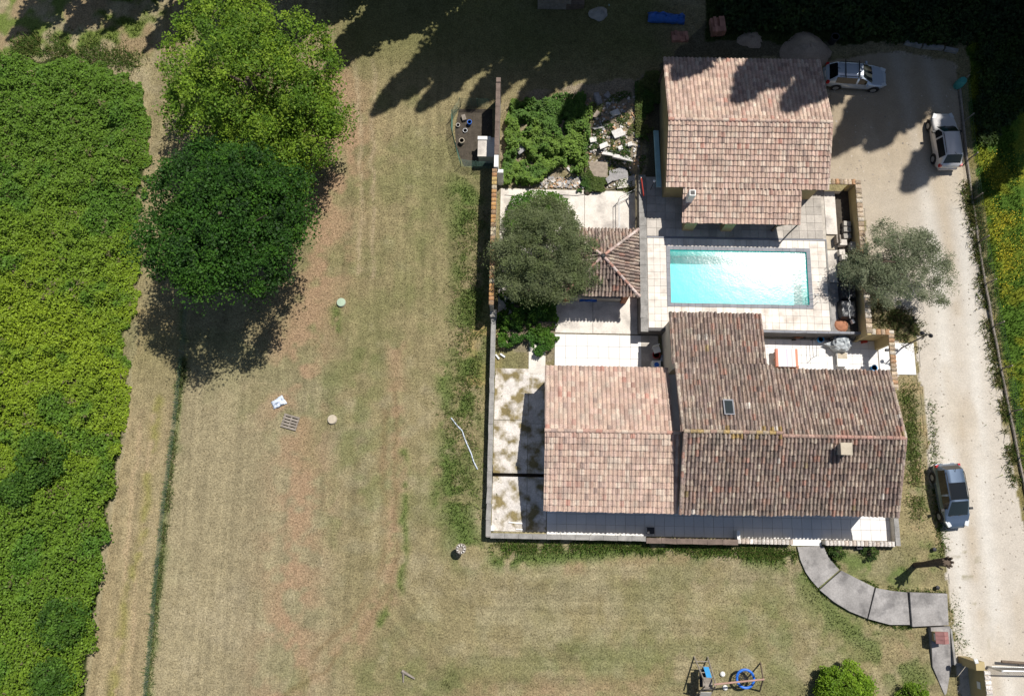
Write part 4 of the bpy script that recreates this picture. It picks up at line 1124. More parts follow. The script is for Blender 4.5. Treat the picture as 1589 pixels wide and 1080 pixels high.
make_tree('olive_tree', 'big grey green olive tree overhanging the pavilion roof', 840, 394, 3.9, (3.8, 3.8, 2.4), 520, 170, .12, OL, 103, r=.3, lump=.18, clump_r=.55, aspect=.42, shell=.75, cvar=.16,
          blob_px=[(842, 385, 4.0, 2.4), (812, 355, 3.6, 1.4), (868, 350, 3.5, 1.4), (803, 408, 3.7, 1.6), (822, 436, 3.4, 1.4), (875, 428, 3.6, 1.6), (900, 400, 3.4, 1.3), (848, 332, 3.4, 1.1), (780, 392, 3.2, .8), (908, 430, 3.2, 1.0)])
make_tree('olive_tree', 'small airy grey olive tree leaning over the garden wall onto the drive', 1392, 410, 3.4, (3.4, 2.4, 1.8), 330, 150, .11, OL2, 104, r=.2, lump=.2, clump_r=.48, aspect=.4, cvar=.16,
          blob_px=[(1365, 395, 3.7, 1.5), (1340, 420, 3.4, 1.2), (1410, 385, 3.6, 1.2), (1425, 370, 3.4, .9), (1400, 430, 3.4, 1.4), (1440, 405, 3.2, 1.1), (1472, 412, 3.1, .7), (1455, 452, 2.9, 1.0), (1375, 452, 3.2, 1.2), (1325, 415, 3.1, .8), (1372, 362, 3.3, .8)])
make_tree('shrub', 'bright lime green rounded shrub at the bottom edge beside the swing', 1312, 1064, .95, (1.9, 1.5, .9), 110, 110, .13, [(.16, .27, .018), (.13, .23, .016), (.19, .30, .022)], 105, r=.08, clump_r=.36, lump=.12)
make_tree('shrub', 'smaller lime green shrub cut by the bottom edge near the ramp', 1418, 1079, .7, (.85, .7, .6), 44, 100, .11, [(.15, .25, .018), (.12, .21, .016)], 106, r=.05, clump_r=.28, lump=.12)
for (a, b, z, rr, lab, sd) in [(66, 712, 1.5, 1.6, 'dark bushy shrub rising from the brambles below the dark tree level', 107), (96, 965, 1.3, 1.5, 'dark shrub in the brambles near the lower left corner', 108), (30, 760, 1.2, 1.0, 'small green shrub in the brambles left of the larger dark shrub', 109), (84, 1050, 1.2, 1.2, 'green shrub at the bottom left corner among brambles', 110)]:
    make_tree('bramble_shrub', lab, a, b, z, (rr, rr * .95, .9), 60, 90, .17, [(.07, .15, .018), (.055, .125, .016), (.085, .17, .02)], sd, r=.06, clump_r=.45)

# tall row beyond the north edge, seen here by its shadows
TALL = {}
def tall_tree(tip, base_y, r, z_tip=0.0, shape='plane', seed=0, k=1.0, label=''):
    tx, ty, _ = P(tip[0], tip[1], z_tip)
    Ls = min((base_y - ty) / math.sin(SUN_AZ), (42.5 - tx) / math.cos(SUN_AZ))
    base_y = ty + Ls * math.sin(SUN_AZ)
    bx = tx + Ls * math.cos(SUN_AZ); H_ = z_tip + Ls * math.tan(SUN_EL)
    g = float(hgt(bx, base_y))
    name = 'cypress_tree' if shape == 'cypress' else 'poplar_tree'
    t = thing(name, label, 'tree', (bx, base_y, g), 0, 'tall trees in the row beyond the north edge')
    key = (shape, seed % 3)
    if key not in TALL:
        rg = np.random.default_rng(300 + seed)
        n = 5200 if shape == 'cypress' else 9500
        hh = rg.random(n) ** .9
        if shape == 'cypress': prof = np.sin(np.clip(hh * 1.08, 0, 1) * PI) ** .55 * (1 - .35 * hh)
        else: prof = np.minimum(hh * 5 + .2, 1) * (1 - hh) ** .62 * 1.12 + .04
        an = rg.random(n) * 2 * PI
        lb = 1 + .34 * np.sin(an * 3 + hh * 11 + seed) + .30 * np.sin(an * 4 - hh * 25) + .22 * rg.normal(size=n)
        rad = np.sqrt(rg.random(n)) * prof * np.clip(lb, .3, 1.6)
        pos = np.stack([np.cos(an) * rad, np.sin(an) * rad, hh], 1)
        v, f = leaf_quads(pos * np.array([2.2, 2.2, 20.]), np.full(n, .62) * rg.uniform(.6, 1.3, n), .2, .7, rg)
        v = v / np.array([2.2, 2.2, 20.])
        col = np.array((.04, .075, .018)) * (1 + .25 * rg.normal(size=(n, 1)))
        o = fast('crown', v, f, np.clip(col, .01, .3), M['leaf'])
        TALL[key] = o.data
        bpy.data.objects.remove(o)
    lo = .05 * H_ if shape == 'cypress' else .12 * H_
    put('crown', TALL[key], Matrix.Translation((bx, base_y, g + lo)) @ Matrix.Rotation(seed * 1.3, 4, 'Z') @ Matrix.Diagonal((r, r, H_ - lo - g, 1)), t)
    MB().tube([(bx, base_y, g - .2), (bx + .1, base_y, g + H_ * .5), (bx, base_y, g + H_ * .92)], [.30, .2, .05], 7).build('trunk', M['bark'], t)
    return t
tall = [((12, 62), 41.8, 1.6, 0, 'cypress'), ((93, 60), 41.8, 1.3, 0, 'cypress'), ((158, 53), 41.8, 1.25, 0, 'cypress'), ((224, 80), 41.8, 1.6, 0, 'cypress'),
        ((300, 90), 41.8, 1.6, 0, 'plane'), ((365, 110), 41.8, 1.7, 0, 'plane'), ((430, 60), 41.8, 1.6, 0, 'plane'), ((470, 45), 41.8, 1.6, 0, 'plane'), ((507, 110), 41.8, 1.65, 0, 'plane'), ((545, 62), 41.8, 1.5, 0, 'plane'),
        ((578, 178), 42, 1.6, 0, 'plane'), ((649, 171), 42, 1.55, 0, 'plane'), ((726, 170), 42, 1.6, 0, 'plane'), ((800, 172), 42, 1.75, 0, 'plane'), ((690, 120), 42, 1.35, 0, 'plane'),
        ((612, 60), 42, 1.4, 0, 'plane'), ((760, 90), 42, 1.6, 0, 'plane'), ((866, 200), 42, 1.9, 0, 'plane'), ((926, 196), 42, 1.9, .6, 'plane'), ((985, 165), 42, 1.8, 1, 'plane'), ((1040, 132), 42, 2.0, 4.2, 'plane'), ((1080, 100), 42, 2.2, 3, 'plane'), ((900, 110), 42, 2.0, .6, 'plane'),
        ((1137, 160), 41.8, 2.4, 5.0, 'plane'), ((1213, 177), 41.8, 2.3, 5.1, 'plane'), ((1250, 130), 41.8, 2.3, 3, 'plane'), ((1290, 240), 41.8, 2.2, 1.2, 'plane'), ((1345, 232), 41.8, 2.0, 1.2, 'plane'),
        ((1400, 296), 42, 2.2, 1.1, 'plane'), ((1452, 196), 42, 2.2, 1.1, 'plane'), ((1500, 322), 42, 1.3, 1, 'plane'), ((1545, 240), 42, 2.4, .6, 'plane'), ((1590, 210), 42.5, 2.6, .6, 'plane'), ((1440, 200), 42, 2.4, .6, 'plane'), ((1330, 150), 42, 2.4, 1, 'plane'),
        ((1390, 170), 42.5, 2.4, 1, 'plane'), ((1500, 180), 42.5, 2.5, 1, 'plane')]
for i, (tip, by, r, zt, shp) in enumerate(tall):
    tall_tree(tip, by, r, zt, shp, i, label='narrow cypress in the row beyond the top edge' if shp == 'cypress' else 'tall tree in the row beyond the top edge')

# brambles, weeds, grass: leaf masses nobody could count
def leaf_mass(name, label, cat, poly, n, size, hfun, cfun, seed, up=1.0, aspect=.62, top_bias=.35, m=None):
    rg = np.random.default_rng(seed)
    pts = np.array([G(*p)[:2] for p in poly])
    x0, y0 = pts.min(0); x1, y1 = pts.max(0)
    x0, x1, y0, y1 = max(x0, -46), min(x1, 46), max(y0, -17), min(y1, 44)
    area = np.prod([x1 - x0, y1 - y0])
    x = rg.uniform(x0, x1, n * 4); y = rg.uniform(y0, y1, n * 4)
    wob = .9
    k = inpoly(x + (fbm(x, y, 1.0, 2) - .5) * wob * 2, y + (fbm(x, y, 1.0, 5) - .5) * wob * 2, [tuple(p) for p in pts])
    x, y = x[k][:n], y[k][:n]
    hm = hfun(x, y)
    k = hm > .02; x, y, hm = x[k], y[k], hm[k]
    z = hgt(x, y) + hm * rg.random(len(x)) ** top_bias
    v, f = leaf_quads(np.stack([x, y, z], 1), size * rg.uniform(.6, 1.4, len(x)), up, aspect, rg)
    c = cfun(x, y, rg) * (.86 + .28 * rg.random((len(x), 1)))
    o = fast(name, v, f, np.clip(c, .006, .6), m or M['leaf'], org=(float(pts[0][0]), float(pts[0][1]), 0.0))
    return tag(o, label, cat, kind='stuff')

def bramble_h(x, y):
    px, py = Qv(x, y, hgt(x, y))
    ed = sstep(dline(px, py, BRAMBLE[3:15]), 2, 26) * .75 + .25
    return ed * (.1 + 1.5 * fbm(x, y, 1.3, 1, 4) ** 1.5 + .8 * fbm(x, y, 6, 3) ** 2 + 0.7 * vnoise(x, y, .42, 6) ** 2)
def bramble_c(x, y, rg):
    px, py = Qv(x, y, hgt(x, y))
    a = np.array((.105, .200, .020)); b = np.array((.235, .325, .020)); d = np.array((.082, .182, .020))
    t = np.exp(-((py - 560) / 210) ** 2) * .92 + .3 * sstep(py, 800, 1050)
    t = np.clip(t * (.55 + .9 * fbm(x, y, 3.2, 4)) , 0, 1)[:, None]
    c = a * (1 - t) + b * t
    k = sstep(fbm(x, y, 2.2, 6), .55, .72)[:, None] * .8
    c = c * (1 - k) + d * k
    dead = (vnoise(x, y, .6, 2) > .86)[:, None] & (rg.random((len(x), 1)) < .35)
    c = np.where(dead, np.array((.17, .15, .07)), c)
    edge = sstep(px, 60, 240)[:, None] * .0
    return c * (1 + rg.normal(size=(len(x), 1)) * .2)
leaf_mass('bramble_field', 'dense yellow green bramble field along the left side', 'brambles', BRAMBLE, 250000, .165, bramble_h, bramble_c, 201, up=1.5, top_bias=.42)

def weeds_c(cols, s=1.4, var=.2):
    cols = np.array(cols)
    def f(x, y, rg):
        t = sstep(fbm(x, y, s, 3), .38, .62)[:, None]
        return (cols[0] * (1 - t) + cols[1] * t) * (1 + rg.normal(size=(len(x), 1)) * var)
    return f
leaf_mass('rank_weeds', 'rank green weeds filling the plot behind the patio', 'weeds', [(780, 190), (800, 165), (860, 160), (905, 145), (918, 170), (912, 240), (908, 268), (860, 270), (835, 290), (778, 288)], 26000, .16,
          lambda x, y: (.05 + 1.5 * fbm(x, y, .9, 2, 4) ** 1.4 + .4 * vnoise(x, y, .4, 5)) * sstep(fbm(x, y, .8, 6), .28, .42), weeds_c([(.085, .17, .027), (.15, .245, .036)]), 202, up=2.2, top_bias=.45)
leaf_mass('rank_weeds', 'strip of green weeds against the pool house corner', 'weeds', [(985, 130), (1030, 115), (1034, 150), (1010, 185), (1000, 230), (985, 200)], 5000, .14,
          lambda x, y: .1 + .6 * fbm(x, y, .8, 2, 3), weeds_c([(.06, .12, .02), (.12, .14, .04)]), 203)
leaf_mass('rank_weeds', 'small weeds patch growing in the rubble by the patio edge', 'weeds', [(895, 270), (925, 268), (945, 290), (930, 300), (900, 296)], 2600, .13,
          lambda x, y: .1 + .5 * fbm(x, y, .6, 4, 3), weeds_c([(.05, .11, .02), (.09, .13, .03)]), 204)
leaf_mass('rank_weeds', 'thin weeds growing up between the pieces of rubble', 'weeds', [(908, 150), (1000, 140), (996, 292), (905, 290)], 9000, .12,
          lambda x, y: (.03 + .38 * fbm(x, y, .6, 4, 3)) * sstep(fbm(x, y, .9, 1), .5, .6), weeds_c([(.06, .12, .022), (.12, .15, .04)]), 209, up=.6)
leaf_mass('ivy_bush', 'bright ivy growing at the top left of the big olive', 'bush', [(782, 345), (786, 318), (815, 302), (860, 305), (880, 318), (880, 340), (820, 360), (800, 372)], 5000, .14,
          lambda x, y: .3 + 1.3 * fbm(x, y, .9, 1, 3), weeds_c([(.06, .15, .018), (.085, .18, .02)]), 205)
leaf_mass('undergrowth', 'dark undergrowth in the shade below the big olive', 'undergrowth', [(778, 455), (875, 465), (866, 500), (860, 540), (848, 560), (830, 552), (826, 535), (800, 540), (778, 535), (772, 500)], 12000, .14,
          lambda x, y: (.1 + 1.1 * fbm(x, y, .8, 3, 4)) * sstep(fbm(x, y, .7, 6), .3, .44), weeds_c([(.05, .13, .018), (.085, .18, .02)]), 206, up=.6)
leaf_mass('undergrowth', 'dark undergrowth under the trees beyond the north fence', 'undergrowth', [(1100, -60), (1130, 50), (1240, 48), (1300, 62), (1440, 66), (1480, 80), (1505, 60), (1700, 60), (1700, -60)], 20000, .3,
          lambda x, y: .1 + 1.1 * fbm(x, y, 2.2, 3, 3), weeds_c([(.03, .055, .015), (.045, .075, .015)]), 207, up=.5)
leaf_mass('undergrowth', 'dark undergrowth in the shade of the trees east of the fence', 'undergrowth', [(1510, 60), (1512, 190), (1530, 230), (1560, 200), (1600, 170), (1700, 160), (1700, 60)], 9000, .25,
          lambda x, y: .05 + .7 * fbm(x, y, 1.8, 1, 3), weeds_c([(.03, .055, .015), (.05, .085, .015)]), 208, up=.5)

# grass and stubble blades
def blades(name, label, cat, x, y, hgt_b, col, seed, w=.03, lean=.5):
    rg = np.random.default_rng(seed); n = len(x)
    z = hgt(x, y)
    an = rg.random(n) * 2 * PI; hh = hgt_b * rg.uniform(.5, 1.3, n)
    dx, dy = np.cos(an) * w, np.sin(an) * w
    la = rg.random(n) * 2 * PI; ll = hh * rg.random(n) * lean
    v = np.stack([np.stack([x - dx, y - dy, z - .02], 1), np.stack([x + dx, y + dy, z - .02], 1), np.stack([x + np.cos(la) * ll, y + np.sin(la) * ll, z + hh], 1)], 1).reshape(-1, 3)
    f = np.arange(3 * n).reshape(n, 3)
    o = fast(name, v, f, np.clip(col * (1 + rg.normal(size=(n, 1)) * .18), .01, .6), M['grass'])
    return tag(o, label, cat, kind='stuff')
rg = np.random.default_rng(400)
n = 420000
x = rg.uniform(-34, 37, n); y = rg.uniform(-15, 40.5, n)
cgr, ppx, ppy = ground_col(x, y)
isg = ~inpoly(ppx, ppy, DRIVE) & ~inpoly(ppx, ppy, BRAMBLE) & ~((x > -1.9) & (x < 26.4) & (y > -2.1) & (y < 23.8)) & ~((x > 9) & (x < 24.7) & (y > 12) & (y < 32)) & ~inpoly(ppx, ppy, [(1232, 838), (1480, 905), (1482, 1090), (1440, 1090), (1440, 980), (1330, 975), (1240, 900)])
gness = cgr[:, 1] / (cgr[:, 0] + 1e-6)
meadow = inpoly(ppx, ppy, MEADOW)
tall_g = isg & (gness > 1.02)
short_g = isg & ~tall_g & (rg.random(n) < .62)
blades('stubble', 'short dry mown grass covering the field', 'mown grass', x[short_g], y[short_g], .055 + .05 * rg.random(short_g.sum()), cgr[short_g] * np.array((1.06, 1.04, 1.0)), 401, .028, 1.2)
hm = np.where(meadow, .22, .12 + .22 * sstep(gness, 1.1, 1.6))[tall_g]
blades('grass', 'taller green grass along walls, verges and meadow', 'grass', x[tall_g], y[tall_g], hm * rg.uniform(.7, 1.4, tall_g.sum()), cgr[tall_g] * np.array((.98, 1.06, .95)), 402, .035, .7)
def tufts(px_pts, n, spread, h, col, seed, label, name='grass_tufts'):
    rg = np.random.default_rng(seed)
    seg = rg.integers(len(px_pts) - 1, size=n); t = rg.random(n)
    a = np.array([G(*p)[:2] for p in px_pts])
    q = a[seg] * (1 - t[:, None]) + a[seg + 1] * t[:, None] + rg.normal(size=(n, 2)) * spread
    k = fbm(q[:, 0], q[:, 1], .9, 3) > .38
    q = q[k]
    c = np.array(col)[rg.integers(len(col), size=len(q))]
    return blades(name, label, 'grass', q[:, 0], q[:, 1], h * rg.uniform(.4, 1.4, len(q)), c * 1.15, seed + 1, .04, 1.9)
GC = [(.07, .125, .022), (.10, .155, .03), (.055, .10, .018), (.15, .15, .05)]
tufts([(285, 560), (280, 600), (262, 760), (250, 860), (243, 930), (228, 1090)], 4200, .12, .24, [(.12, .155, .05), (.17, .17, .075), (.09, .13, .04)], 410, 'long grass grown up through the green mesh fence in the field')
tufts([(735, 330), (728, 450), (730, 560), (715, 660), (725, 800)], 6500, .7, .22, [(.10, .15, .035), (.13, .165, .045), (.17, .17, .07)], 411, 'unmown green grass between field and boundary wall')
tufts([(765, 850), (900, 848), (1000, 850), (1150, 855), (1232, 862)], 9000, .22, .24, GC, 412, 'unmown grass at the foot of the front parapet')
tufts([(1408, 600), (1416, 700), (1424, 800)], 2600, .35, .2, [(.10, .15, .035), (.13, .165, .045), (.18, .17, .07)], 413, 'rough grass between old house and drive')
tufts([(1502, 290), (1515, 360), (1530, 460), (1555, 620), (1580, 760)], 9000, .32, .28, [(.10, .12, .03), (.17, .15, .06), (.06, .10, .02)], 414, 'rough verge grass along the east fence')
tufts([(20, 80), (60, 70), (130, 85), (210, 95)], 5000, .6, .3, GC, 415, 'rough grass at the top of the bramble field')
tufts([(1480, 930), (1482, 980), (1492, 1020)], 700, .35, .14, GC, 416, 'sparse weeds in the gravel beside the path end')
tufts([(1362, 480), (1400, 500), (1418, 525)], 3500, .45, .3, [(.07, .10, .03), (.12, .10, .05)], 417, 'dry weeds on the bank under the small olive')
tufts([(1445, 620), (1452, 760), (1464, 860)], 1800, .2, .16, GC, 418, 'grass edging the drive beside the blue car')
tufts([(1240, 852), (1250, 890), (1270, 914), (1296, 936), (1346, 961), (1384, 971), (1414, 973)], 1500, .10, .14, GC, 419, 'grass creeping over the lower edge of the curved path')
tufts([(1280, 850), (1287, 863), (1304, 884), (1357, 910), (1408, 917), (1468, 919)], 1300, .09, .14, GC, 420, 'grass creeping over the upper edge of the curved path')
n = 2600
x = rg.uniform(20, 38, n); y = rg.uniform(-13, 32, n)
ppx, ppy = Qv(x, y, hgt(x, y))
k = inpoly(ppx, ppy, DRIVE) & (rg.random(n) < np.clip(1.1 - np.abs(ppx - 1455 - (ppy - 400) * .155) / -90 - 1.0 + .25, .1, 1))
x, y = x[k], y[k]
sz = rg.uniform(.025, .09, len(x))
oc = np.array([(1, 0, 0), (0, 1, 0), (-1, 0, 0), (0, -1, 0), (0, 0, .6), (0, 0, -.6)])
v = np.stack([x, y, hgt(x, y) + .03], 1)[:, None, :] + oc[None] * sz[:, None, None] * rg.uniform(.6, 1.2, (len(x), 6, 1))
f = (np.array([(0, 1, 4), (1, 2, 4), (2, 3, 4), (3, 0, 4)])[None] + (np.arange(len(x)) * 6)[:, None, None]).reshape(-1, 3)
tag(fast('loose_stones', v.reshape(-1, 3), f, np.repeat(np.array([(.42, .37, .31)]) * rg.uniform(.5, 1.2, (len(x), 1)), 4, axis=0), M['rubblemat']), 'loose stones scattered over the gravel drive', 'stones', kind='stuff')
# buttercups of the meadow
n = 6500
x = rg.uniform(32, 40, n); y = rg.uniform(-2, 27, n)
ppx, ppy = Qv(x, y, hgt(x, y))
k = inpoly(ppx, ppy, MEADOW) & (ppx > 1532 + (ppy - 330) * .14) & (rg.random(n) < sstep(fbm(x, y, 2.4, 2), .36, .6)) & (ppy > 235)
x, y = x[k], y[k]
v, f = leaf_quads(np.stack([x, y, hgt(x, y) + .24], 1), np.full(len(x), .06), 2.5, .9, rg)
tag(fast('buttercups', v, f, np.tile(np.array((.50, .40, .015)), (len(x), 1)), M['flower']), 'yellow buttercups scattered through the meadow beyond the fence', 'wildflowers', kind='stuff')

# ------------------------------------------------------------------ fences
def mesh_fence(name, label, pts, h, post_m, post_r, wire_m, step, wire=.007, dv=.20, dh=.22, lean=(0, 0), log=None):
    base = G(*pts[0]) if len(pts[0]) == 2 else pts[0]
    t = thing(name, label, 'fence', base)
    w = [Vector(G(*p)) for p in pts]
    seg = [(b - a).length for a, b in zip(w[:-1], w[1:])]; tot = sum(seg)
    def at_(d):
        for a, b, L_ in zip(w[:-1], w[1:], seg):
            if d <= L_: return a.lerp(b, d / L_)
            d -= L_
        return w[-1].copy()
    n = max(1, round(tot / step))
    for i in range(n + 1):
        q = at_(tot * i / n); e = q + Vector((lean[0] + random.uniform(-.04, .04), lean[1] + random.uniform(-.04, .04), h + .08))
        MB().tube([q - Vector((0, 0, .1)), e], [post_r, post_r * .85], 6).build('post', post_m, t)
    mb = MB()
    k = max(2, round(tot / dv))
    for i in range(k + 1):
        q = at_(tot * i / k); mb.tube([q + Vector((0, 0, .03)), q + Vector((0, 0, h))], wire, 3, cap=False)
    for j in range(int(h / dh) + 1):
        z = .05 + j * dh
        if z > h: break
        mb.tube([at_(tot * i / n) + Vector((0, 0, z)) for i in range(n + 1)], wire, 3, cap=False)
    mb.build('wire_mesh', wire_m, t, kind='stuff')
    if log:
        for i in range(n):
            a, b = at_(tot * i / n), at_(tot * (i + 1) / n)
            MB().tube([a + Vector((-.14, 0, .12)), a.lerp(b, .5) + Vector((-.12 + random.uniform(-.03, .03), 0, .14)), b + Vector((-.14, 0, .12))], [log, log * .9, log * .95], 7).build('log', M['wood_grey'], t)
    return t
mesh_fence('wire_fence', 'wire mesh fence with wooden posts and log edging along the east of the drive',
           [(1490, 130), (1497, 200), (1503, 262), (1511, 320), (1523, 400), (1537, 480), (1549, 545), (1562, 610), (1576, 680), (1588, 740), (1612, 850)], 1.2, M['wood_grey'], .055, M['wire_green'], 3.0, log=.10)
mesh_fence('wire_fence', 'low sagging green mesh fence dividing the mown field from the bramble track', [(292, 470), (286, 540), (280, 600), (268, 700), (257, 780), (248, 870), (240, 960), (228, 1090), (222, 1150)], .8, M['metal'], .02, M['wire_green'], 3.5, wire=.006, dv=.17, dh=.16)
mesh_fence('wire_fence', 'curved green wire enclosure on the field side of the boundary wall', [(768, 167), (740, 166), (711, 166), (703, 180), (701, 205), (706, 228), (713, 246), (716, 262), (742, 262), (766, 262)], 1.25, M['wire_green'], .028, M['wire_green'], 1.4, wire=.009, dv=.11, dh=.13)

# ------------------------------------------------------------------ enclosure beside the boundary wall
pad = MB().prism([G(*p)[:2] for p in [(712, 170), (764, 170), (764, 258), (720, 258), (708, 230), (706, 200)]], -.05, .02).build('enclosure_floor', M['soil'])
pad['kind'] = 'structure'; 
hx0, hy0 = P(741, 243, 1.3)[:2]; hx1, hy1 = P(769, 214, 1.3)[:2]
hut = thing('kennel', 'white flat roofed kennel against the boundary wall inside the wire enclosure', 'kennel', (hx0, hy0, 0))
hx1 = -1.75
MB().bb(hx0 + .06, hx1, hy0 + .06, hy1 - .06, 0, 1.25).build('wall', M['pale_wall'], hut)
MB().bb(hx0, hx1, hy0, hy1, 1.25, 1.32).build('roof', M['concrete'], hut)
MB().bb(hx0 - .02, hx0 + .95, hy1 - .22, hy1 + .04, 1.325, 1.42).build('edge_plank', M['white'], hut)
def pot(name, label, cat, px, py, r, h, m, inner, rim=None):
    q = G(px, py)
    t = thing(name, label, cat, q)
    MB().lathe((0, 0, 0), [(r * .78, 0), (r, h), (r * 1.06, h), (r * 1.06, h + .03), (r * .86, h + .03), (r * .84, h - .06)], 14).build('body', m, t, local=True)
    MB().lathe((0, 0, h - .065), [(r * .83, 0), (r * .83, .005)], 14).build('contents', inner, t, local=True)
    return t
pot('plant_pot', 'round beige plant pot standing in the sun inside the wire enclosure', 'pot', 717, 222, .20, .38, M['beige'], M['soil'])
pot('bucket', 'blue rimmed bucket in the shade of the wire enclosure', 'bucket', 729, 193, .17, .34, M['blue'], M['soil'])
pot('bowl', 'pale bowl by the left edge of the enclosure fence', 'bowl', 711, 196, .15, .16, M['offwhite'], M['soil'])
pot('bowl', 'pale bowl between the bucket and the beige pot', 'bowl', 722, 204, .17, .12, M['metal'], M['soil'])
q = G(720, 185); bx_ = MB().box((q[0], q[1], .14), (.3, .45, .28), rz=.3).build('crate', M['wood_grey'])
tag(bx_, 'small grey crate at the shaded top of the enclosure', 'crate')

# ------------------------------------------------------------------ things lying in the field
def sheet(name, label, cat, pts, m, amp=.06, n=10, z0=.03, seed=0, hump=None):
    """a crumpled sheet with thickness spanning four photo corners"""
    rg = np.random.default_rng(seed)
    w = [np.array(G(*p)) for p in pts]
    vs = []; fs = []
    for i in range(n + 1):
        for j in range(n + 1):
            a, b = i / n, j / n
            q = (w[0] * (1 - a) + w[1] * a) * (1 - b) + (w[3] * (1 - a) + w[2] * a) * b
            hp = hump(a, b) if hump else 0
            e = min(a, b, 1 - a, 1 - b)
            vs.append((q[0] + rg.normal() * .02, q[1] + rg.normal() * .02, q[2] + z0 + abs(rg.normal()) * amp * (.4 if e == 0 else 1) + hp))
    k = n + 1
    for i in range(n):
        for j in range(n): fs.append((i * k + j, (i + 1) * k + j, (i + 1) * k + j + 1, i * k + j + 1))
    o = MB().add(vs, fs).build(name, m, smooth=True)
    md = o.modifiers.new('thickness', 'SOLIDIFY'); md.thickness = .012
    return tag(o, label, cat)
sheet('plastic_sheet', 'crumpled pale blue plastic sheet lying on the mown field', 'sheet', [(421, 624), (438, 613), (446, 626), (426, 635)], M['canvas_blue'], .10, 8, seed=1)
def septic(label, px, py, r, m):
    t = thing('manhole_cover', label, 'manhole cover', G(px, py))
    MB().lathe((0, 0, 0), [(r, -.05), (r, .10), (r * .9, .14)], 20).build('collar', M['beige'], t, local=True)
    MB().lathe((0, 0, .14), [(r * .94, 0), (r * .9, .05), (r * .3, .07)], 20).build('lid', m, t, local=True, smooth=True)
septic('round pale green manhole cover standing in the mown field', 530, 470, .34, M['green_cover'])
septic('round beige concrete manhole cover near the wooden pallet', 516, 651, .34, M['beige'])
q = G(451, 655)
pal = thing('pallet', 'weathered wooden pallet lying in the mown field', 'pallet', q, -.25)
for i in range(5):
    MB().box((0, -.42 + i * .21, .13), (1.15, .13, .025)).build('slat', M['wood_grey'], pal, local=True)
for i in (-.5, 0, .5):
    MB().box((i, 0, .06), (.1, .98, .1)).build('bearer', M['wood_grey'], pal, local=True)
hs = [P(x, y, .06) for x, y in [(700, 648), (709, 660), (717, 668), (721, 680), (726, 692), (731, 703), (735, 716), (741, 728)]]
tag(MB().tube(hs, .045, 6).build('hose', M['canvas_blue'], smooth=True), 'pale blue hose lying in the grass beside the boundary wall', 'hose')
br = thing('fallen_branch', 'broken forked branch lying near the bottom of the field', 'branch', G(630, 1048))
b0 = Vector(G(624, 1040)); b1 = Vector(G(644, 1052)); b2 = Vector(G(626, 1058))
MB().tube([b0 + Vector((0, 0, .1)), b1 + Vector((0, 0, .12))], [.11, .06], 6).build('limb', M['wood_grey'], br)
MB().tube([b0 + Vector((.1, 0, .1)), b2 + Vector((0, 0, .06))], [.09, .04], 6).build('limb', M['wood_grey'], br)
pt = thing('plant_stand', 'old round weathered stump planter in the grass below the watermarked corner'.replace(' below the watermarked corner', ' at the plot corner'), 'planter', G(717, 850))
MB().lathe((0, 0, 0), [(.30, 0), (.24, .15), (.22, .9), (.34, 1.0), (.36, 1.15), (.3, 1.17), (.27, 1.08)], 12).build('body', M['wood_grey'], pt, local=True)
MB().lathe((0, 0, 1.06), [(.28, 0), (.26, .01)], 12).build('soil', M['soil'], pt, local=True)
for i in range(9):
    a = i * 2 * PI / 9
    MB().box((math.cos(a) * .24, math.sin(a) * .24, 1.2), (.12, .07, .12), rz=a).build('knob', M['offwhite'], pt, local=True)

# ------------------------------------------------------------------ swing set and nest swing
sw = thing('climbing_frame', 'wooden climbing frame with ladder sides, blue panel and swing beam at the bottom edge', 'climbing frame', G(1110, 1058))
A = Vector(P(1108, 1061.5, 2.3)); B = Vector(P(1186, 1053.5, 2.3))
MB().tube([A, B], .06, 8).build('beam', M['wood_pink'], sw)
for (a, b) in (((1172, 1020), 1), ((1184, 1069), 1)):
    q = Vector(G(1180 if a[1] < 1050 else 1179, 1028 if a[1] < 1050 else 1072))
    MB().tube([B + Vector((-.06, 0, -.05)), q], .05, 7).build('leg', M['wood'], sw)
gA = [(-.9, 1.6), (-.9, -1.5), (.1, 1.6), (.1, -1.5)]
c0 = Vector((A.x - .25, A.y, 0))
for dx in (-.45, .45):
    n_ = Vector((c0.x + dx, c0.y + 1.25, 0)); s_ = Vector((c0.x + dx, c0.y - 1.25, 0)); tp = Vector((c0.x + dx * .72, c0.y, 2.35))
    MB().tube([n_, tp + Vector((0, .08, 0))], .05, 6).build('leg', M['wood_grey'], sw)
    MB().tube([s_, tp - Vector((0, .08, 0))], .05, 6).build('leg', M['wood_grey'], sw)
for k in (.18, .38, .58, .78):
    for sg in (1, -1):
        y = c0.y + sg * 1.25 * (1 - k); w_ = .45 * (1 - .28 * k)
        MB().tube([(c0.x - w_, y, 2.35 * k), (c0.x + w_, y, 2.35 * k)], .03, 6).build('rung', M['wood_grey'], sw)
MB().box((c0.x + .08, c0.y + .55, 1.40), (.34, .9, .03), tilt=(-1.0, 0)).build('panel', M['sky_blue'], sw)
MB().box((c0.x - .02, c0.y - .05, 1.75), (.62, .7, .04)).build('platform', M['wood_grey'], sw)
MB().box((c0.x + .02, c0.y - 1.0, .8), (.72, .95, .03), tilt=(.9, 0)).build('slide_panel', M['offwhite'], sw)
MB().box((c0.x - .1, c0.y + .1, .95), (.5, 1.1, .05)).build('platform', M['black_trim'], sw)
ns = P(1157, 1053, .75)
nt_ = thing('nest_swing', 'round blue rimmed nest swing hanging under the beam of the climbing frame', 'swing', (ns[0], ns[1], .5))
mb = MB(); R_, r_ = .56, .085; vs = []; fs = []
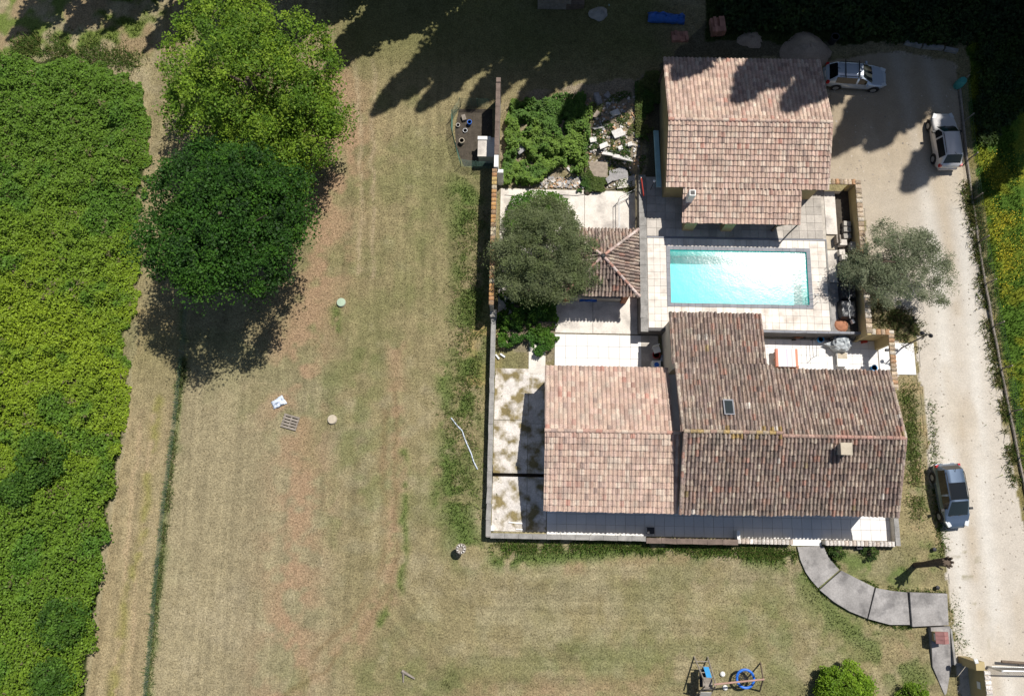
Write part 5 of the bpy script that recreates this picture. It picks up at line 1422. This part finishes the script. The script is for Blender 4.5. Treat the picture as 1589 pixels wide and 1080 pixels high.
for i in range(28):
    for j in range(8):
        a, b = 2 * PI * i / 28, 2 * PI * j / 8
        vs.append(((R_ + r_ * math.cos(b)) * math.cos(a), (R_ + r_ * math.cos(b)) * math.sin(a), .2 + r_ * math.sin(b)))
        fs.append((i * 8 + j, ((i + 1) % 28) * 8 + j, ((i + 1) % 28) * 8 + (j + 1) % 8, i * 8 + (j + 1) % 8))
mb.add(vs, fs).build('rim', M['blue'], nt_, local=True, smooth=True)
mb = MB()
for k in range(6):
    a = PI * k / 6; mb.tube([(math.cos(a) * R_, math.sin(a) * R_, .2), (0, 0, .12), (-math.cos(a) * R_, -math.sin(a) * R_, .2)], .018, 5)
for rr in (.2, .38):
    mb.tube([(math.cos(2 * PI * i / 16) * rr, math.sin(2 * PI * i / 16) * rr, .15) for i in range(17)], .016, 5)
mb.build('net', M['iron'], nt_, local=True)
bz = 2.3 - .5
for a in (PI * .25, PI * .75, PI * 1.25, PI * 1.75):
    by_ = A.y + (B.y - A.y) * ((ns[0] - A.x) / (B.x - A.x))
    MB().tube([(math.cos(a) * R_, math.sin(a) * R_, .22), (math.cos(a) * R_ * .8, by_ - ns[1], bz)], .014, 4).build('rope', M['iron'], nt_, local=True)
for lab, px, py in (('white round grip block near the top of the climbing frame', 1122, 1046), ('white round grip block near the foot of the climbing frame', 1126, 1067)):
    q = P(px, py, .2)
    t = MB().lathe((q[0], q[1], 0), [(.16, 0), (.17, .12), (.10, .2)], 10).build('stool', M['white'], smooth=True)
    tag(t, lab.replace('grip block', 'plastic stool').replace('near the top of', 'right of the blue panel on').replace('near the foot of', 'right of the pale slide of'), 'stool')

# ------------------------------------------------------------------ front lawn: dead trunk, letter box pillar, marker stakes
st0 = Vector(G(1420, 877)); st1 = Vector(P(1470, 872, 3.6))
dt = thing('dead_trunk', 'dead leafless tree trunk standing between path and drive', 'tree trunk', tuple(st0))
MB().tube([st0 - Vector((0, 0, .1)), st0.lerp(st1, .3), st0.lerp(st1, .7) + Vector((.03, .05, 0)), st1], [.20, .19, .24, .30], 10).build('trunk', M['bark'], dt, smooth=True)
for k in range(7):
    a = 2 * PI * k / 7
    MB().tube([st1 + Vector((math.cos(a) * .1, math.sin(a) * .1, -.3)), st1 + Vector((math.cos(a) * .34, math.sin(a) * .34, .12 + .1 * (k % 3)))], [.12, .07], 6).build('branch_stub', M['bark'], dt)
MB().tube([st0.lerp(st1, .55), st0.lerp(st1, .62) + Vector((.25, -.35, .5))], [.1, .04], 6).build('branch_stub', M['bark'], dt)
q = P(1467, 990, 1.25)
lb = thing('letterbox_pillar', 'ochre letterbox pillar with small red tiled roof beside the ramp', 'letterbox', (q[0] - .12, q[1], .2))
MB().bb(-.30, .30, -.30, .30, -.2, .85).build('body', M['render_wall'], lb, local=True)
mb = MB(); z0_, z1_ = .85, 1.1
mb.add([(-.42, -.38, z0_), (0, -.38, z1_), (.42, -.38, z0_), (-.42, .38, z0_), (0, .38, z1_), (.42, .38, z0_)], [(0, 1, 4, 3), (1, 2, 5, 4), (0, 2, 1), (3, 4, 5), (0, 3, 5, 2)])
rf = mb.build('roof', M['tile_red'], lb, local=True)
for sgn in (-1, 1):
    for i in range(3):
        for j in range(2):
            an = math.atan2(z1_ - z0_, .42)
            m = Matrix.Translation((sgn * (.32 - j * .2), -.25 + i * .25, z0_ + .075 + j * .12)) @ Matrix.Rotation(sgn * an, 4, 'Y')
            o = bpy.data.objects.new('tile', MB().box((0, 0, 0), (.235, .235, .03)).mesh('tile', M['tile_red'])); C.objects.link(o); o.parent = rf; o.matrix_basis = m
MB().bb(-.315, -.298, -.2, .2, .45, .7).build('letter_slot', M['white'], lb, local=True)
for lab, px, py in (('dark round path light in the grass above the dead trunk', 1447, 852), ('dark round path light in the grass just above the path end', 1452, 911)):
    q = G(px, py); t = MB().lathe((q[0], q[1], q[2]), [(.08, 0), (.08, .2), (.15, .22), (.13, .3), (.04, .33)], 10).build('path_light', M['iron'])
    tag(t, lab, 'path light')
q = G(1333, 848); tag(MB().bb(q[0] - .3, q[0] + .3, q[1] - .16, q[1] + .14, 0, .35).build('meter_box', M['iron']), 'dark meter box on the grass against the front parapet', 'box')
for i, (px, py) in enumerate([(1350, 858), (1300, 857)]):
    make_tree('bush', ['small dark bush in the grass right of the meter box', 'small green bush in the grass left of the meter box'][i], px, py, .35, (.5, .45, .35), 16, 70, .1, [(.05, .095, .02), (.07, .12, .02)], 500 + i, r=.03, clump_r=.2)

# ------------------------------------------------------------------ lamp post on the court gateway
l0 = Vector(G(1399, 540)); lt = Vector((l0.x + .02, l0.y + .2, 3.5))
lp = thing('lamp_post', 'slender dark lamp post with two heads by the court gateway', 'lamp post', tuple(l0))
MB().tube([l0, lt], [.055, .045], 8).build('pole', M['iron'], lp)
MB().tube([lt + Vector((-.28, .12, -.1)), lt, lt + Vector((.3, -.06, -.1))], .03, 6).build('arm', M['iron'], lp)
for d in ((-.28, .12, -.18), (.3, -.06, -.18)):
    MB().lathe(tuple(lt + Vector(d)), [(.12, 0), (.15, .1), (.08, .22), (.02, .26)], 10).build('lamp_head', M['iron'], lp)

# ------------------------------------------------------------------ front court furniture
q = P(1221, 555, .75)
tb = thing('garden_table', 'garden table under a striped cloth on the front court', 'table', (q[0], q[1], .04))
MB().bb(-.74, .74, -.60, .60, .66, .70).build('tabletop', M['wood'], tb, local=True)
for a in (-.62, .62):
    for b in (-.48, .48):
        MB().bb(a - .04, a + .04, b - .04, b + .04, 0, .66).build('leg', M['wood'], tb, local=True)
cl = MB().bb(-.78, .78, -.64, .64, .48, .718).build('tablecloth', M['stripes'], local=True, org=(q[0], q[1], .04)); tag(cl, 'pink and white striped cloth spread over the garden table', 'tablecloth')
for lab, px, py, d in (('dark red wooden bench left of the striped table', 1209, 566, (.5, 1.1)), ('dark red wooden bench half under the house eave below the striped table', 1225, 571, (1.3, .4))):
    q = P(px, py, .42); t = thing('bench', lab, 'bench', (q[0], q[1], .04))
    MB().bb(-d[0] / 2, d[0] / 2, -d[1] / 2, d[1] / 2, .38, .44).build('seat', M['red'] if False else M['terracotta'], t, local=True)
    for a in (-1, 1):
        for b in (-1, 1):
            MB().bb(a * d[0] * .4 - .03, a * d[0] * .4 + .03, b * d[1] * .4 - .03, b * d[1] * .4 + .03, 0, .38).build('leg', M['terracotta'], t, local=True)
# folded awning covered in silver sheet
bq = thing('covered_barbecue', 'barbecue covered with a crumpled silver tarpaulin against the dark retaining wall', 'barbecue', (*P(1305, 534, .5)[:2], .04))
rgb_ = np.random.default_rng(77)
vs = []; fs = []; n1_, n2_ = 9, 14
for i in range(n1_):
    for j in range(n2_):
        a = i / (n1_ - 1); t_ = 2 * PI * j / n2_
        r_ = [1.0, .97, .93, .88, .8, .66, .45, .22, .02][i]
        zz = [0, .3, .55, .74, .88, .95, .99, 1.02, 1.03][i]
        vs.append((math.cos(t_) * .78 * r_ * (1 + .16 * rgb_.normal() * (i < 6)), math.sin(t_) * .62 * r_ * (1 + .16 * rgb_.normal() * (i < 6)), zz + rgb_.normal() * .045))
for i in range(n1_ - 1):
    for j in range(n2_): fs.append((i * n2_ + j, i * n2_ + (j + 1) % n2_, (i + 1) * n2_ + (j + 1) % n2_, (i + 1) * n2_ + j))
MB().add(vs, fs).build('cover', M['silver_tarp'], bq, local=True)
MB().bb(-.3, .3, -.3, .3, .02, .9).build('body', M['iron'], bq, local=True)
sheet('tarpaulin', 'dark blue grey sheet hanging behind the silver covered barbecue', 'tarpaulin', [(1284, 531), (1332, 531), (1328, 522), (1287, 519)], M['black_tarp'], .1, 8, seed=4, hump=lambda a, b: .25 + .6 * b)
q = P(1307, 558, .4); lt_ = thing('low_table', 'low pale table with a grey slab in front of the silver cover', 'table', (q[0], q[1], .04))
MB().bb(-.38, .38, -.5, .5, .34, .42).build('tabletop', M['white'], lt_, local=True)
MB().bb(-.34, .34, .05, .47, .421, .45).build('slab', M['beige'], lt_, local=True)
for a in (-.3, .3):
    for b in (-.4, .4): MB().bb(a - .04, a + .04, b - .04, b + .04, 0, .34).build('leg', M['white'], lt_, local=True)
q = P(1271, 528, .2); pot('bucket', 'light blue bucket on the shaded floor left of the silver cover', 'bucket', 1271, 528, .22, .35, M['sky_blue'], M['offwhite'])
bi = thing('tricycle', 'small reddish brown child tricycle on the shaded court floor', 'tricycle', G(1238, 525))
for a, b in ((-.35, .16), (-.35, -.16), (.35, 0)):
    MB().tube([(a, b - .03, .16), (a, b + .03, .16)], .16, 12).build('wheel', M['rubber'], bi, local=True)
MB().tube([(-.35, 0, .2), (.1, 0, .4), (.35, 0, .2)], .035, 6).build('frame', M['terracotta'], bi, local=True)
MB().box((-.15, 0, .42), (.28, .22, .06)).build('seat', M['terracotta'], bi, local=True)
MB().tube([(.28, -.22, .6), (.28, .22, .6)], .02, 6).build('handlebar', M['iron'], bi, local=True)
rk = thing('drying_rack', 'thin dark metal rack standing on the sunlit court edge', 'rack', (*P(1263, 540, .5)[:2], .04))
for a in (-.3, .3):
    MB().tube([(a * 0 - .02, a * 2.2, 0), (-.02, a * 2.2, .95)], .018, 5).build('leg', M['iron'], rk, local=True)
for z_ in (.3, .95):
    MB().tube([(-.02, -.66, z_), (-.02, .66, z_)], .016, 5).build('rail', M['iron'], rk, local=True)
q = P(1356, 571, .3)
pot('bucket', 'bright blue bowl on the court floor just under the house eave', 'bowl', 1354, 572, .22, .3, M['sky_blue'], M['sky_blue'])
q = G(1340, 531); tag(MB().box((q[0], q[1], .1), (.45, .18, .14), rz=.2).build('toy_block', M['red']), 'small dark red toy on the shaded court floor right of the silver cover', 'toy')

# clutter in the shaded corner west of the house wing
pot('plant_pot', 'orange terracotta pot in the shaded corner beside the house wing', 'pot', 1017, 552, .27, .4, M['red'], M['terracotta'])
q = P(1020, 541, .75); ch_ = thing('garden_chair', 'white plastic garden chair in the shaded corner beside the house wing', 'chair', (q[0], q[1], .04), .3)
MB().bb(-.25, .25, -.25, .25, .40, .45).build('seat', M['white'], ch_, local=True)
MB().box((0, .26, .66), (.46, .05, .44)).build('backrest', M['white'], ch_, local=True)
for a in (-.2, .2):
    for b in (-.2, .2): MB().bb(a - .025, a + .025, b - .025, b + .025, 0, .40).build('leg', M['white'], ch_, local=True)
sheet('tarpaulin', 'blue plastic sheet bundled in the shaded corner beside the annex eave', 'tarpaulin', [(1022, 562), (1039, 560), (1038, 549), (1026, 551)], M['canvas_blue'], .16, 8, z0=.15, seed=6)
q = P(1019, 566, .6)
wm = thing('washing_machine', 'white appliance with round dark top opening beside the annex eave', 'appliance', (q[0], q[1], .03))
MB().bb(-.3, .3, -.3, .3, 0, .6).build('body', M['white'], wm, local=True)
MB().lathe((0, 0, .6), [(.18, 0), (.16, .015)], 14).build('lid', M['blue'], wm, local=True)
q = P(995.5, 515.5, .5); tag(MB().bb(q[0] - .12, q[0] + .12, q[1] - .06, q[1] + .06, .03, .5).build('white_box', M['white']), 'small white box at the foot of the pool retaining wall corner', 'box')
sheet('tarpaulin', 'blue tarpaulin stowed under the pavilion eave beside the olive', 'tarpaulin', [(898, 472), (925, 472), (925, 460), (898, 460)], M['blue_tarp'], .12, 7, z0=.6, seed=7)

# ------------------------------------------------------------------ strip between pool terrace and garden wall
strip = slab_obj('garden_strip', DX1, 24.36, 12.75, 23.45, -.1, 1.12, M['soil'])
for k, (y0, y1, m_) in enumerate([(20.0, 23.3, 'concrete'), (18.9, 19.95, 'beige'), (16.4, 18.85, 'concrete'), (12.8, 16.35, 'slab')]):
    MB().bb(DX1 + .03, 23.25, y0, y1, 1.12, 1.19 if k else 1.36).build('concrete_slab', M[m_], strip)
bench = [('flat_stone', 'uppermost of the three dark stone blocks by the ochre wall', 1315, 347), ('flat_stone', 'middle one of the three dark stone blocks by the ochre wall', 1315, 356), ('flat_stone', 'lowest of the three dark stone blocks by the ochre wall', 1315, 366)]
for i, (nm, lab, px, py) in enumerate(bench):
    q = P(px, py, 1.5); tag(MB().box((q[0], q[1], 1.32), (.52, .36, .38), rz=.08 * (i - 1)).build(nm, M['grey_wall']), lab, 'stone block')
for i, (lab, px, py, d) in enumerate([('upper pale cut stone block on the dark stack by the pool', 1309, 376, (.5, .42)), ('middle pale cut stone block on the dark stack by the pool', 1307, 391, (.40, .38)), ('lower pale cut stone block on the dark stack by the pool', 1311, 399, (.42, .34))]):
    q = P(px, py, 1.7); tag(MB().box((q[0], q[1], 1.42), (d[0], d[1], .56), rz=.05 * i).build('cut_stone', M['concrete']), lab, 'stone block')
for i, dx in enumerate((0, 6)):
    q = P(1299 + dx * .8, 371, 1.7)
    tag(MB().box((q[0], q[1], 1.45), (.10, .62, .6), rz=.02).build('plank', M['wood_grey']), ['left of the two upright grey planks beside the pale stones', 'right of the two upright grey planks beside the pale stones'][i], 'plank')
q = P(1323, 382, 1.5); tag(MB().box((q[0], q[1], 1.4), (.35, .55, .5)).build('storage_box', M['metal']), 'grey storage box between pale stones and ochre wall', 'box')
def tarp_pile(label, px, py, dx, dy, h, seed):
    rg = np.random.default_rng(seed)
    q = P(px, py, 1.12 + h)
    t = thing('covered_pile', label, 'covered pile', (q[0], q[1], 1.12))
    vs = []; fs = []; n = 9
    for i in range(n + 1):
        for j in range(n + 1):
            a, b = i / n * 2 - 1, j / n * 2 - 1
            e = max(abs(a), abs(b))
            z = h * (1 if e < .8 else .93 if e < .95 else 0) + rg.normal() * .03 * (e < .95)
            vs.append((a * dx / 2 + rg.normal() * .015, b * dy / 2 + rg.normal() * .015, max(z, 0)))
    for i in range(n):
        for j in range(n): fs.append((i * (n + 1) + j, (i + 1) * (n + 1) + j, (i + 1) * (n + 1) + j + 1, i * (n + 1) + j + 1))
    MB().add(vs, fs).build('tarpaulin', M['black_tarp'], t, local=True)
    pts = [(rg.normal() * .05 - .05 + .1 * k / 6, -dy / 2 + dy * k / 6, h + .05) for k in range(7)]
    MB().tube(pts, .022, 5).build('rope', M['metal'], t, local=True)
tarp_pile('upper long pile under black tarpaulin and rope beside the ochre wall', 1318, 450, 1.1, 1.35, .7, 1)
tarp_pile('lower pile under black tarpaulin and rope beside the ochre wall', 1317, 479, 1.15, 1.45, .7, 2)
tarp_pile('pile under black tarpaulin half covered by the small olive crown', 1314, 420, 1.0, 1.5, .6, 3)
q = P(1306, 504, 1.3); sd_ = MB().lathe((q[0], q[1], 1.12), [(.55, 0), (.4, .14), (.12, .22)], 12).build('leaf_heap', M['terracotta']); tag(sd_, 'heap of brown leaves at the foot of the black covered piles', 'heap')
q = P(1323, 499, 1.3); tag(MB().box((q[0], q[1], 1.27), (.16, .3, .3), rz=.4).build('white_can', M['white']), 'small white can below the black covered piles', 'can')
q = P(1339, 497, 1.5); tag(MB().box((q[0], q[1], 1.5), (.18, .55, .75)).build('board', M['wood']), 'dark brown board leaning in the strip corner by the ochre wall', 'board')

# ------------------------------------------------------------------ pool house west side
q0, q1 = P(1017, 202, 2.2), P(1024, 290, 2.2)
tag(MB().box(((q0[0] + q1[0]) / 2, (q0[1] + q1[1]) / 2, 2.1), (.34, 4.4, .16), rz=.03, tilt=(0, .15)).build('gutter_panel', M['teal_pipe']), 'long pale blue panel leaning along the west wall of the pool house', 'panel')
q = P(1017, 278, 2.0); l_ = thing('garden_lamp', 'thin lamp stake with white head left of the pool house corner', 'lamp', (*G(1009, 296)[:2], DZ))
MB().tube([(0, 0, 0), (0, 0, 1.5)], .025, 6).build('pole', M['iron'], l_, local=True)
MB().lathe((0, 0, 1.5), [(.09, 0), (.1, .08), (.03, .14)], 10).build('lamp_head', M['white'], l_, local=True)
rl = thing('railing', 'red painted rail on the top corner of the pool retaining wall', 'railing', (9.1, 23.9, DZ))
MB().tube([P(995, 276, 2.2), P(999, 305, 1.7)], .05, 6).build('rail', M['red'], rl)
for k in (0, 1):
    a = P(995, 276, 2.2) if k == 0 else P(999, 303, 1.7)
    MB().tube([a, (a[0], a[1], 1.2)], .035, 6).build('post', M['metal'], rl)
gf = thing('guard_frame', 'thin metal guard frame on the patio below the retaining wall', 'frame', (7.4, 21.8, 0))
for x_, y_ in ((7.5, 20.2), (7.5, 22.7), (8.75, 23.4)):
    MB().tube([(x_, y_, 0), (x_, y_, 1.0)], .025, 6).build('post', M['metal'], gf)
for z_ in (.5, 1.0):
    MB().tube([(7.5, 20.2, z_), (7.5, 22.7, z_), (8.75, 23.4, z_)], .022, 6).build('rail', M['metal'], gf)
cb = [P(x, y, .05) for x, y in [(783, 303), (820, 306), (860, 302), (895, 304), (930, 298), (960, 292), (985, 284)]]
tag(MB().tube(cb, .02, 5).build('cable', M['iron'], smooth=True), 'thin dark cable lying across the top of the pale patio', 'cable')
q = G(911, 299); tag(MB().lathe((q[0], q[1], .03), [(.28, 0), (.2, .12), (.05, .17)], 9).build('soil_heap', M['soil']), 'small dark heap on the patio under the rubble', 'heap')

# ------------------------------------------------------------------ rubble behind the patio
def chunk_mesh(d, seed, col):
    rg = np.random.default_rng(seed)
    mb = MB(); mb.box((0, 0, d[2] / 2), d)
    mb.v = [(x + rg.normal() * d[0] * .10, y + rg.normal() * d[1] * .10, max(0, z + rg.normal() * d[2] * .12)) for x, y, z in mb.v]
    mb.c = [col] * len(mb.f)
    return mb
WHT, GRY, BRN, ORG_ = (.62, .60, .57), (.30, .29, .29), (.30, .25, .20), (.48, .30, .18)
big = [('plaster_slab', 'plaster slab', 'white', 959, 209, (.75, .6, .25), .4, WHT), ('concrete_post', 'concrete post', 'white', 948, 241, (1.5, .26, .2), -.12, WHT), ('concrete_post', 'concrete post', 'white', 968, 247, (1.9, .26, .2), -.22, WHT),
       ('concrete_slab', 'concrete slab', 'grey', 929, 266, (1.2, 1.4, .12), .1, BRN), ('concrete_slab', 'concrete slab', 'grey', 959, 272, (1.05, .8, .14), .2, GRY), ('plaster_slab', 'plaster slab', 'pale', 930, 200, (.9, .18, .12), .15, WHT),
       ('plaster_slab', 'plaster slab', 'pale', 955, 177, (.6, .5, .22), .5, WHT), ('broken_block', 'broken block', 'pale', 928, 156, (.45, .9, .25), .3, GRY), ('broken_block', 'broken block', 'grey', 943, 150, (.4, .5, .2), .9, GRY),
       ('broken_block', 'broken block', 'pale', 920, 219, (.5, .4, .25), .2, WHT), ('broken_block', 'broken block', 'pale', 936, 228, (.6, .35, .2), .5, WHT), ('plank', 'plank', 'grey', 931, 256, (1.2, .12, .06), .7, GRY),
       ('broken_block', 'broken block', 'brown', 925, 180, (.6, .3, .2), 1.0, BRN), ('plaster_slab', 'plaster slab', 'white', 883, 264, (.4, .15, .1), -.9, WHT), ('plaster_slab', 'flat sheet', 'grey', 806, 232, (.5, 1.0, .08), .5, GRY),
       ('plaster_slab', 'plaster slab', 'pale', 888, 171, (.5, .3, .12), .1, ORG_), ('concrete_slab', 'concrete slab', 'pale', 973, 284, (1.2, .7, .12), .12, (.5, .47, .43)), ('plaster_slab', 'plaster slab', 'white', 978, 226, (.3, .3, .2), .2, WHT),
       ('broken_block', 'broken block', 'grey', 945, 281, (.5, .4, .3), .7, GRY), ('broken_block', 'broken block', 'pale', 962, 232, (.35, .3, .2), .3, WHT)]
wheres = ['at the centre right of the rubble, beside orange grit', 'left of the two long posts in the rubble', 'lower right of the two long posts in the rubble', 'brown and flat, bottom of the rubble near the weeds', 'beside the brown slab at the bottom of the rubble',
          'thin and flat above the middle of the rubble', 'near the shaded top of the rubble', 'tallest one in the shade at the top of the rubble', 'small one in the shade at the top of the rubble', 'at the left rim of the rubble beside the weeds',
          'at the heart of the rubble just above the posts', 'lying diagonally across the brown slab', 'lying across the upper rubble by the weeds', 'small and alone at the foot of the weeds', 'half sunk in the green weeds', 'orange tinted at the top edge of the weeds',
          'flat on the patio edge at the right end of the rubble', 'small at the right rim of the rubble', 'broken off beside the bottom grey slab', 'between the long posts and the orange grit']
for i, (nm, kd, c, px, py, d, rz, col) in enumerate(big):
    q = G(px, py)
    o = chunk_mesh(d, 600 + i, col).build(nm, M['rubblemat'], local=True, org=(q[0], q[1], q[2] + (.45 if i == 14 else .05)))
    o.rotation_euler = (random.uniform(-.1, .1), random.uniform(-.1, .1), rz)
    tag(o, f'{c} {kd} {wheres[i]}', 'rubble')
mb = MB(); rgr = np.random.default_rng(61)
for i in range(900):
    px, py = rgr.uniform(908, 992), rgr.uniform(150, 292)
    if rgr.random() < .3: px, py = rgr.uniform(835, 905), rgr.uniform(276, 292)
    q = G(px, py); s_ = rgr.uniform(.05, .22) ; col = [WHT, GRY, BRN, ORG_, (.5, .45, .4)][int(rgr.integers(5))]
    c_ = chunk_mesh((s_, s_ * rgr.uniform(.5, 1), s_ * .5), 700 + i, col)
    R_ = Matrix.Rotation(rgr.random() * 6, 3, 'Z')
    mb.add([R_ @ Vector(v) + Vector(q) for v in c_.v], c_.f, col)
tag(mb.build('rubble', M['rubblemat']), 'scattered small rubble between weeds and pool house', 'rubble', kind='stuff')
q = P(776, 551, .1)
for i, (px, py, a) in enumerate([(772, 554, -.9), (780, 552, -.6)]):
    q = G(px, py); tag(MB().box((q[0], q[1], .08), (.42, .12, .1), rz=a).build('brick_piece', M['metal']), ['left of the two grey pipe offcuts on the side walk', 'right of the two grey pipe offcuts on the side walk'][i], 'offcut')
mb = thing('stacked_slats', 'white slats lying on the side walk near the parapet corner', 'slats', G(795, 812))
for i, (px, py, l) in enumerate([(800, 811, 1.0), (806, 821, .5)]):
    q = G(px, py); MB().box((q[0], q[1], .07), (l, .08, .05), rz=-.08).build('slat', M['white'], mb)
q = G(763, 819); tag(MB().box((q[0], q[1], .12), (.36, .36, .2)).build('white_block', M['white']), 'white square block in the corner of side walk and boundary wall', 'block')

# dark bench silhouette on the terrace
q = P(1010, 823, .6)
bn = thing('iron_chair', 'dark wrought iron chair in the shade against the front parapet', 'chair', (q[0], q[1] , .1))
MB().bb(-.25, .25, -.22, .22, .42, .46).build('seat', M['iron'], bn, local=True)
for a in (-.22, .22):
    for b in (-.2, .2): MB().tube([(a, b, 0), (a, b, .44)], .02, 5).build('leg', M['iron'], bn, local=True)
MB().tube([(-.24, -.22, .44), (-.22, -.26, .95), (0, -.27, 1.05), (.22, -.26, .95), (.24, -.22, .44)], .022, 5).build('backrest', M['iron'], bn, local=True)

# ------------------------------------------------------------------ clutter in the shade along the north edge
q = P(965, 15, .6); o_ = MB().tube([P(944, 12, .5), P(992, 17, .5)], .30, 14).build('water_tank', M['teal_pipe'], smooth=True); tag(o_, 'pale blue cylindrical tank lying in the shade along the north edge', 'tank')
sheet('tarpaulin', 'blue tarpaulin spread over things beside the pale blue tank', 'tarpaulin', [(1004, 38), (1060, 42), (1060, 28), (1003, 25)], M['blue_tarp'], .18, 10, z0=.2, seed=9, hump=lambda a, b: .5 * math.sin(PI * b))
def brick_stack(label, px, py, nx_, ny_, nz_, rz):
    q = G(px, py); t = thing('brick_stack', label, 'brick stack', q, rz)
    me_ = MB().box((0, 0, 0), (.20, .42, .17)).mesh('brick', M['brick'])
    for i in range(nx_):
        for j in range(ny_):
            for k in range(nz_):
                if k == nz_ - 1 and random.random() < .35: continue
                o = bpy.data.objects.new('brick', me_); C.objects.link(o); o.parent = t
                o.location = ((i - nx_ / 2) * .21, (j - ny_ / 2) * .43, .09 + k * .175); o.rotation_euler = (0, 0, random.uniform(-.04, .04))
brick_stack('stack of hollow pink bricks lying below the blue tarpaulin', 1056, 55, 6, 2, 2, .05)
brick_stack('taller stack of hollow pink bricks right of the blue tarpaulin', 1113, 42, 5, 3, 4, .1)
def heap(label, name, px, py, r, h, m, seed, cat='heap'):
    rg = np.random.default_rng(seed); q = G(px, py); vs = []; fs = []; nr, na = 7, 20
    for i in range(nr):
        for j in range(na):
            a = i / (nr - 1); t = 2 * PI * j / na
            rr = r * (1 - a) * (1 + .10 * math.sin(3 * t + seed) + .05 * rg.normal())
            vs.append((math.cos(t) * rr * 1.15, math.sin(t) * rr * .9, h * (math.sin(a * PI / 2) ** 1.2) + rg.normal() * .03 - .03))
    for i in range(nr - 1):
        for j in range(na): fs.append((i * na + j, i * na + (j + 1) % na, (i + 1) * na + (j + 1) % na, (i + 1) * na + j))
    tag(MB().add(vs, fs).build(name, m, local=True, org=q, smooth=True), label, cat)
heap('large sand heap in dappled shade behind the pool house', 'sand_heap', 1250, 80, 1.75, .95, M['sand'], 3)
heap('small stony heap in the shade left of the large sand heap', 'stone_heap', 1164, 62, .9, .45, M['sand'], 4)
heap('heap of pale stones in the shade left of the pale blue tank', 'stone_heap', 932, 22, .8, .4, M['grey_wall'], 5)
q = G(848, 8)
shd = thing('tool_shed', 'small grey plank shed in the shade at the top edge', 'shed', q)
MB().bb(-.7, 1.9, -.4, 1.8, 0, 1.5).build('wall', M['wood_grey'], shd, local=True)
rr_ = MB().bb(-.85, 2.05, -.55, 1.95, 1.5, 1.56).build('roof', M['wood_grey'], shd, local=True)
for i in range(9):
    o = MB().bb(-.85 + i * .325, -.85 + i * .325 + .30, -.56, 1.96, 1.565, 1.6 + .01 * (i % 2)).build('plank', M['wood_grey'], rr_, local=True)
q = G(890, 10); tag(MB().bb(q[0] - .6, q[0] + .8, q[1] - .3, q[1] + .5, 0, .7).build('workbench', M['wood']), 'dark wooden workbench beside the grey plank shed', 'bench')
for i, (lab, px, py, m_, d) in enumerate([('pale carton left of the others behind the blue tarpaulin', 1012, 20, 'offwhite', (.35, .35, .35)), ('pale carton second from left behind the blue tarpaulin', 1022, 20, 'beige', (.35, .3, .35)), ('long pale carton behind the blue tarpaulin', 1042, 21, 'offwhite', (.5, .3, .3)), ('last pale carton at the right end of the blue tarpaulin', 1052, 25, 'offwhite', (.3, .3, .3))]):
    q = G(px, py); tag(MB().box((q[0], q[1], d[2] / 2), d, rz=.2 * i).build('carton', M[m_]), lab, 'carton')
q = G(1290, 66); pot('barrel', 'dark barrel in the shade between sand heap and silver estate car', 'barrel', 1290, 67, .3, .8, M['iron'], M['rubber'])
q = P(1487, 131, 1.9); wb = thing('water_butt', 'teal plastic water butt at the top of the wire fence', 'water butt', G(1484, 135))
MB().lathe((0, 0, 0), [(.26, 0), (.33, .35), (.30, .85), (.24, .92)], 14).build('body', M['teal'], wb, local=True, smooth=True)
MB().lathe((0, 0, .92), [(.27, 0), (.25, .05)], 14).build('lid', M['teal'], wb, local=True)
lw = thing('low_wall', 'low broken concrete wall across the shaded top of the yard', 'wall', G(1400, 70))
for a, b, c, d in ((1402, 68, 1428, 74), (1430, 74, 1462, 77), (1464, 78, 1484, 82)):
    qa, qb = Vector(G(a, b)), Vector(G(c, d)); v_ = qb - qa
    MB().box(((qa.x + qb.x) / 2, (qa.y + qb.y) / 2, qa.z + .12), (v_.length - .03, .26, .36), rz=math.atan2(v_.y, v_.x)).build('block', M['cap_grey'], lw)
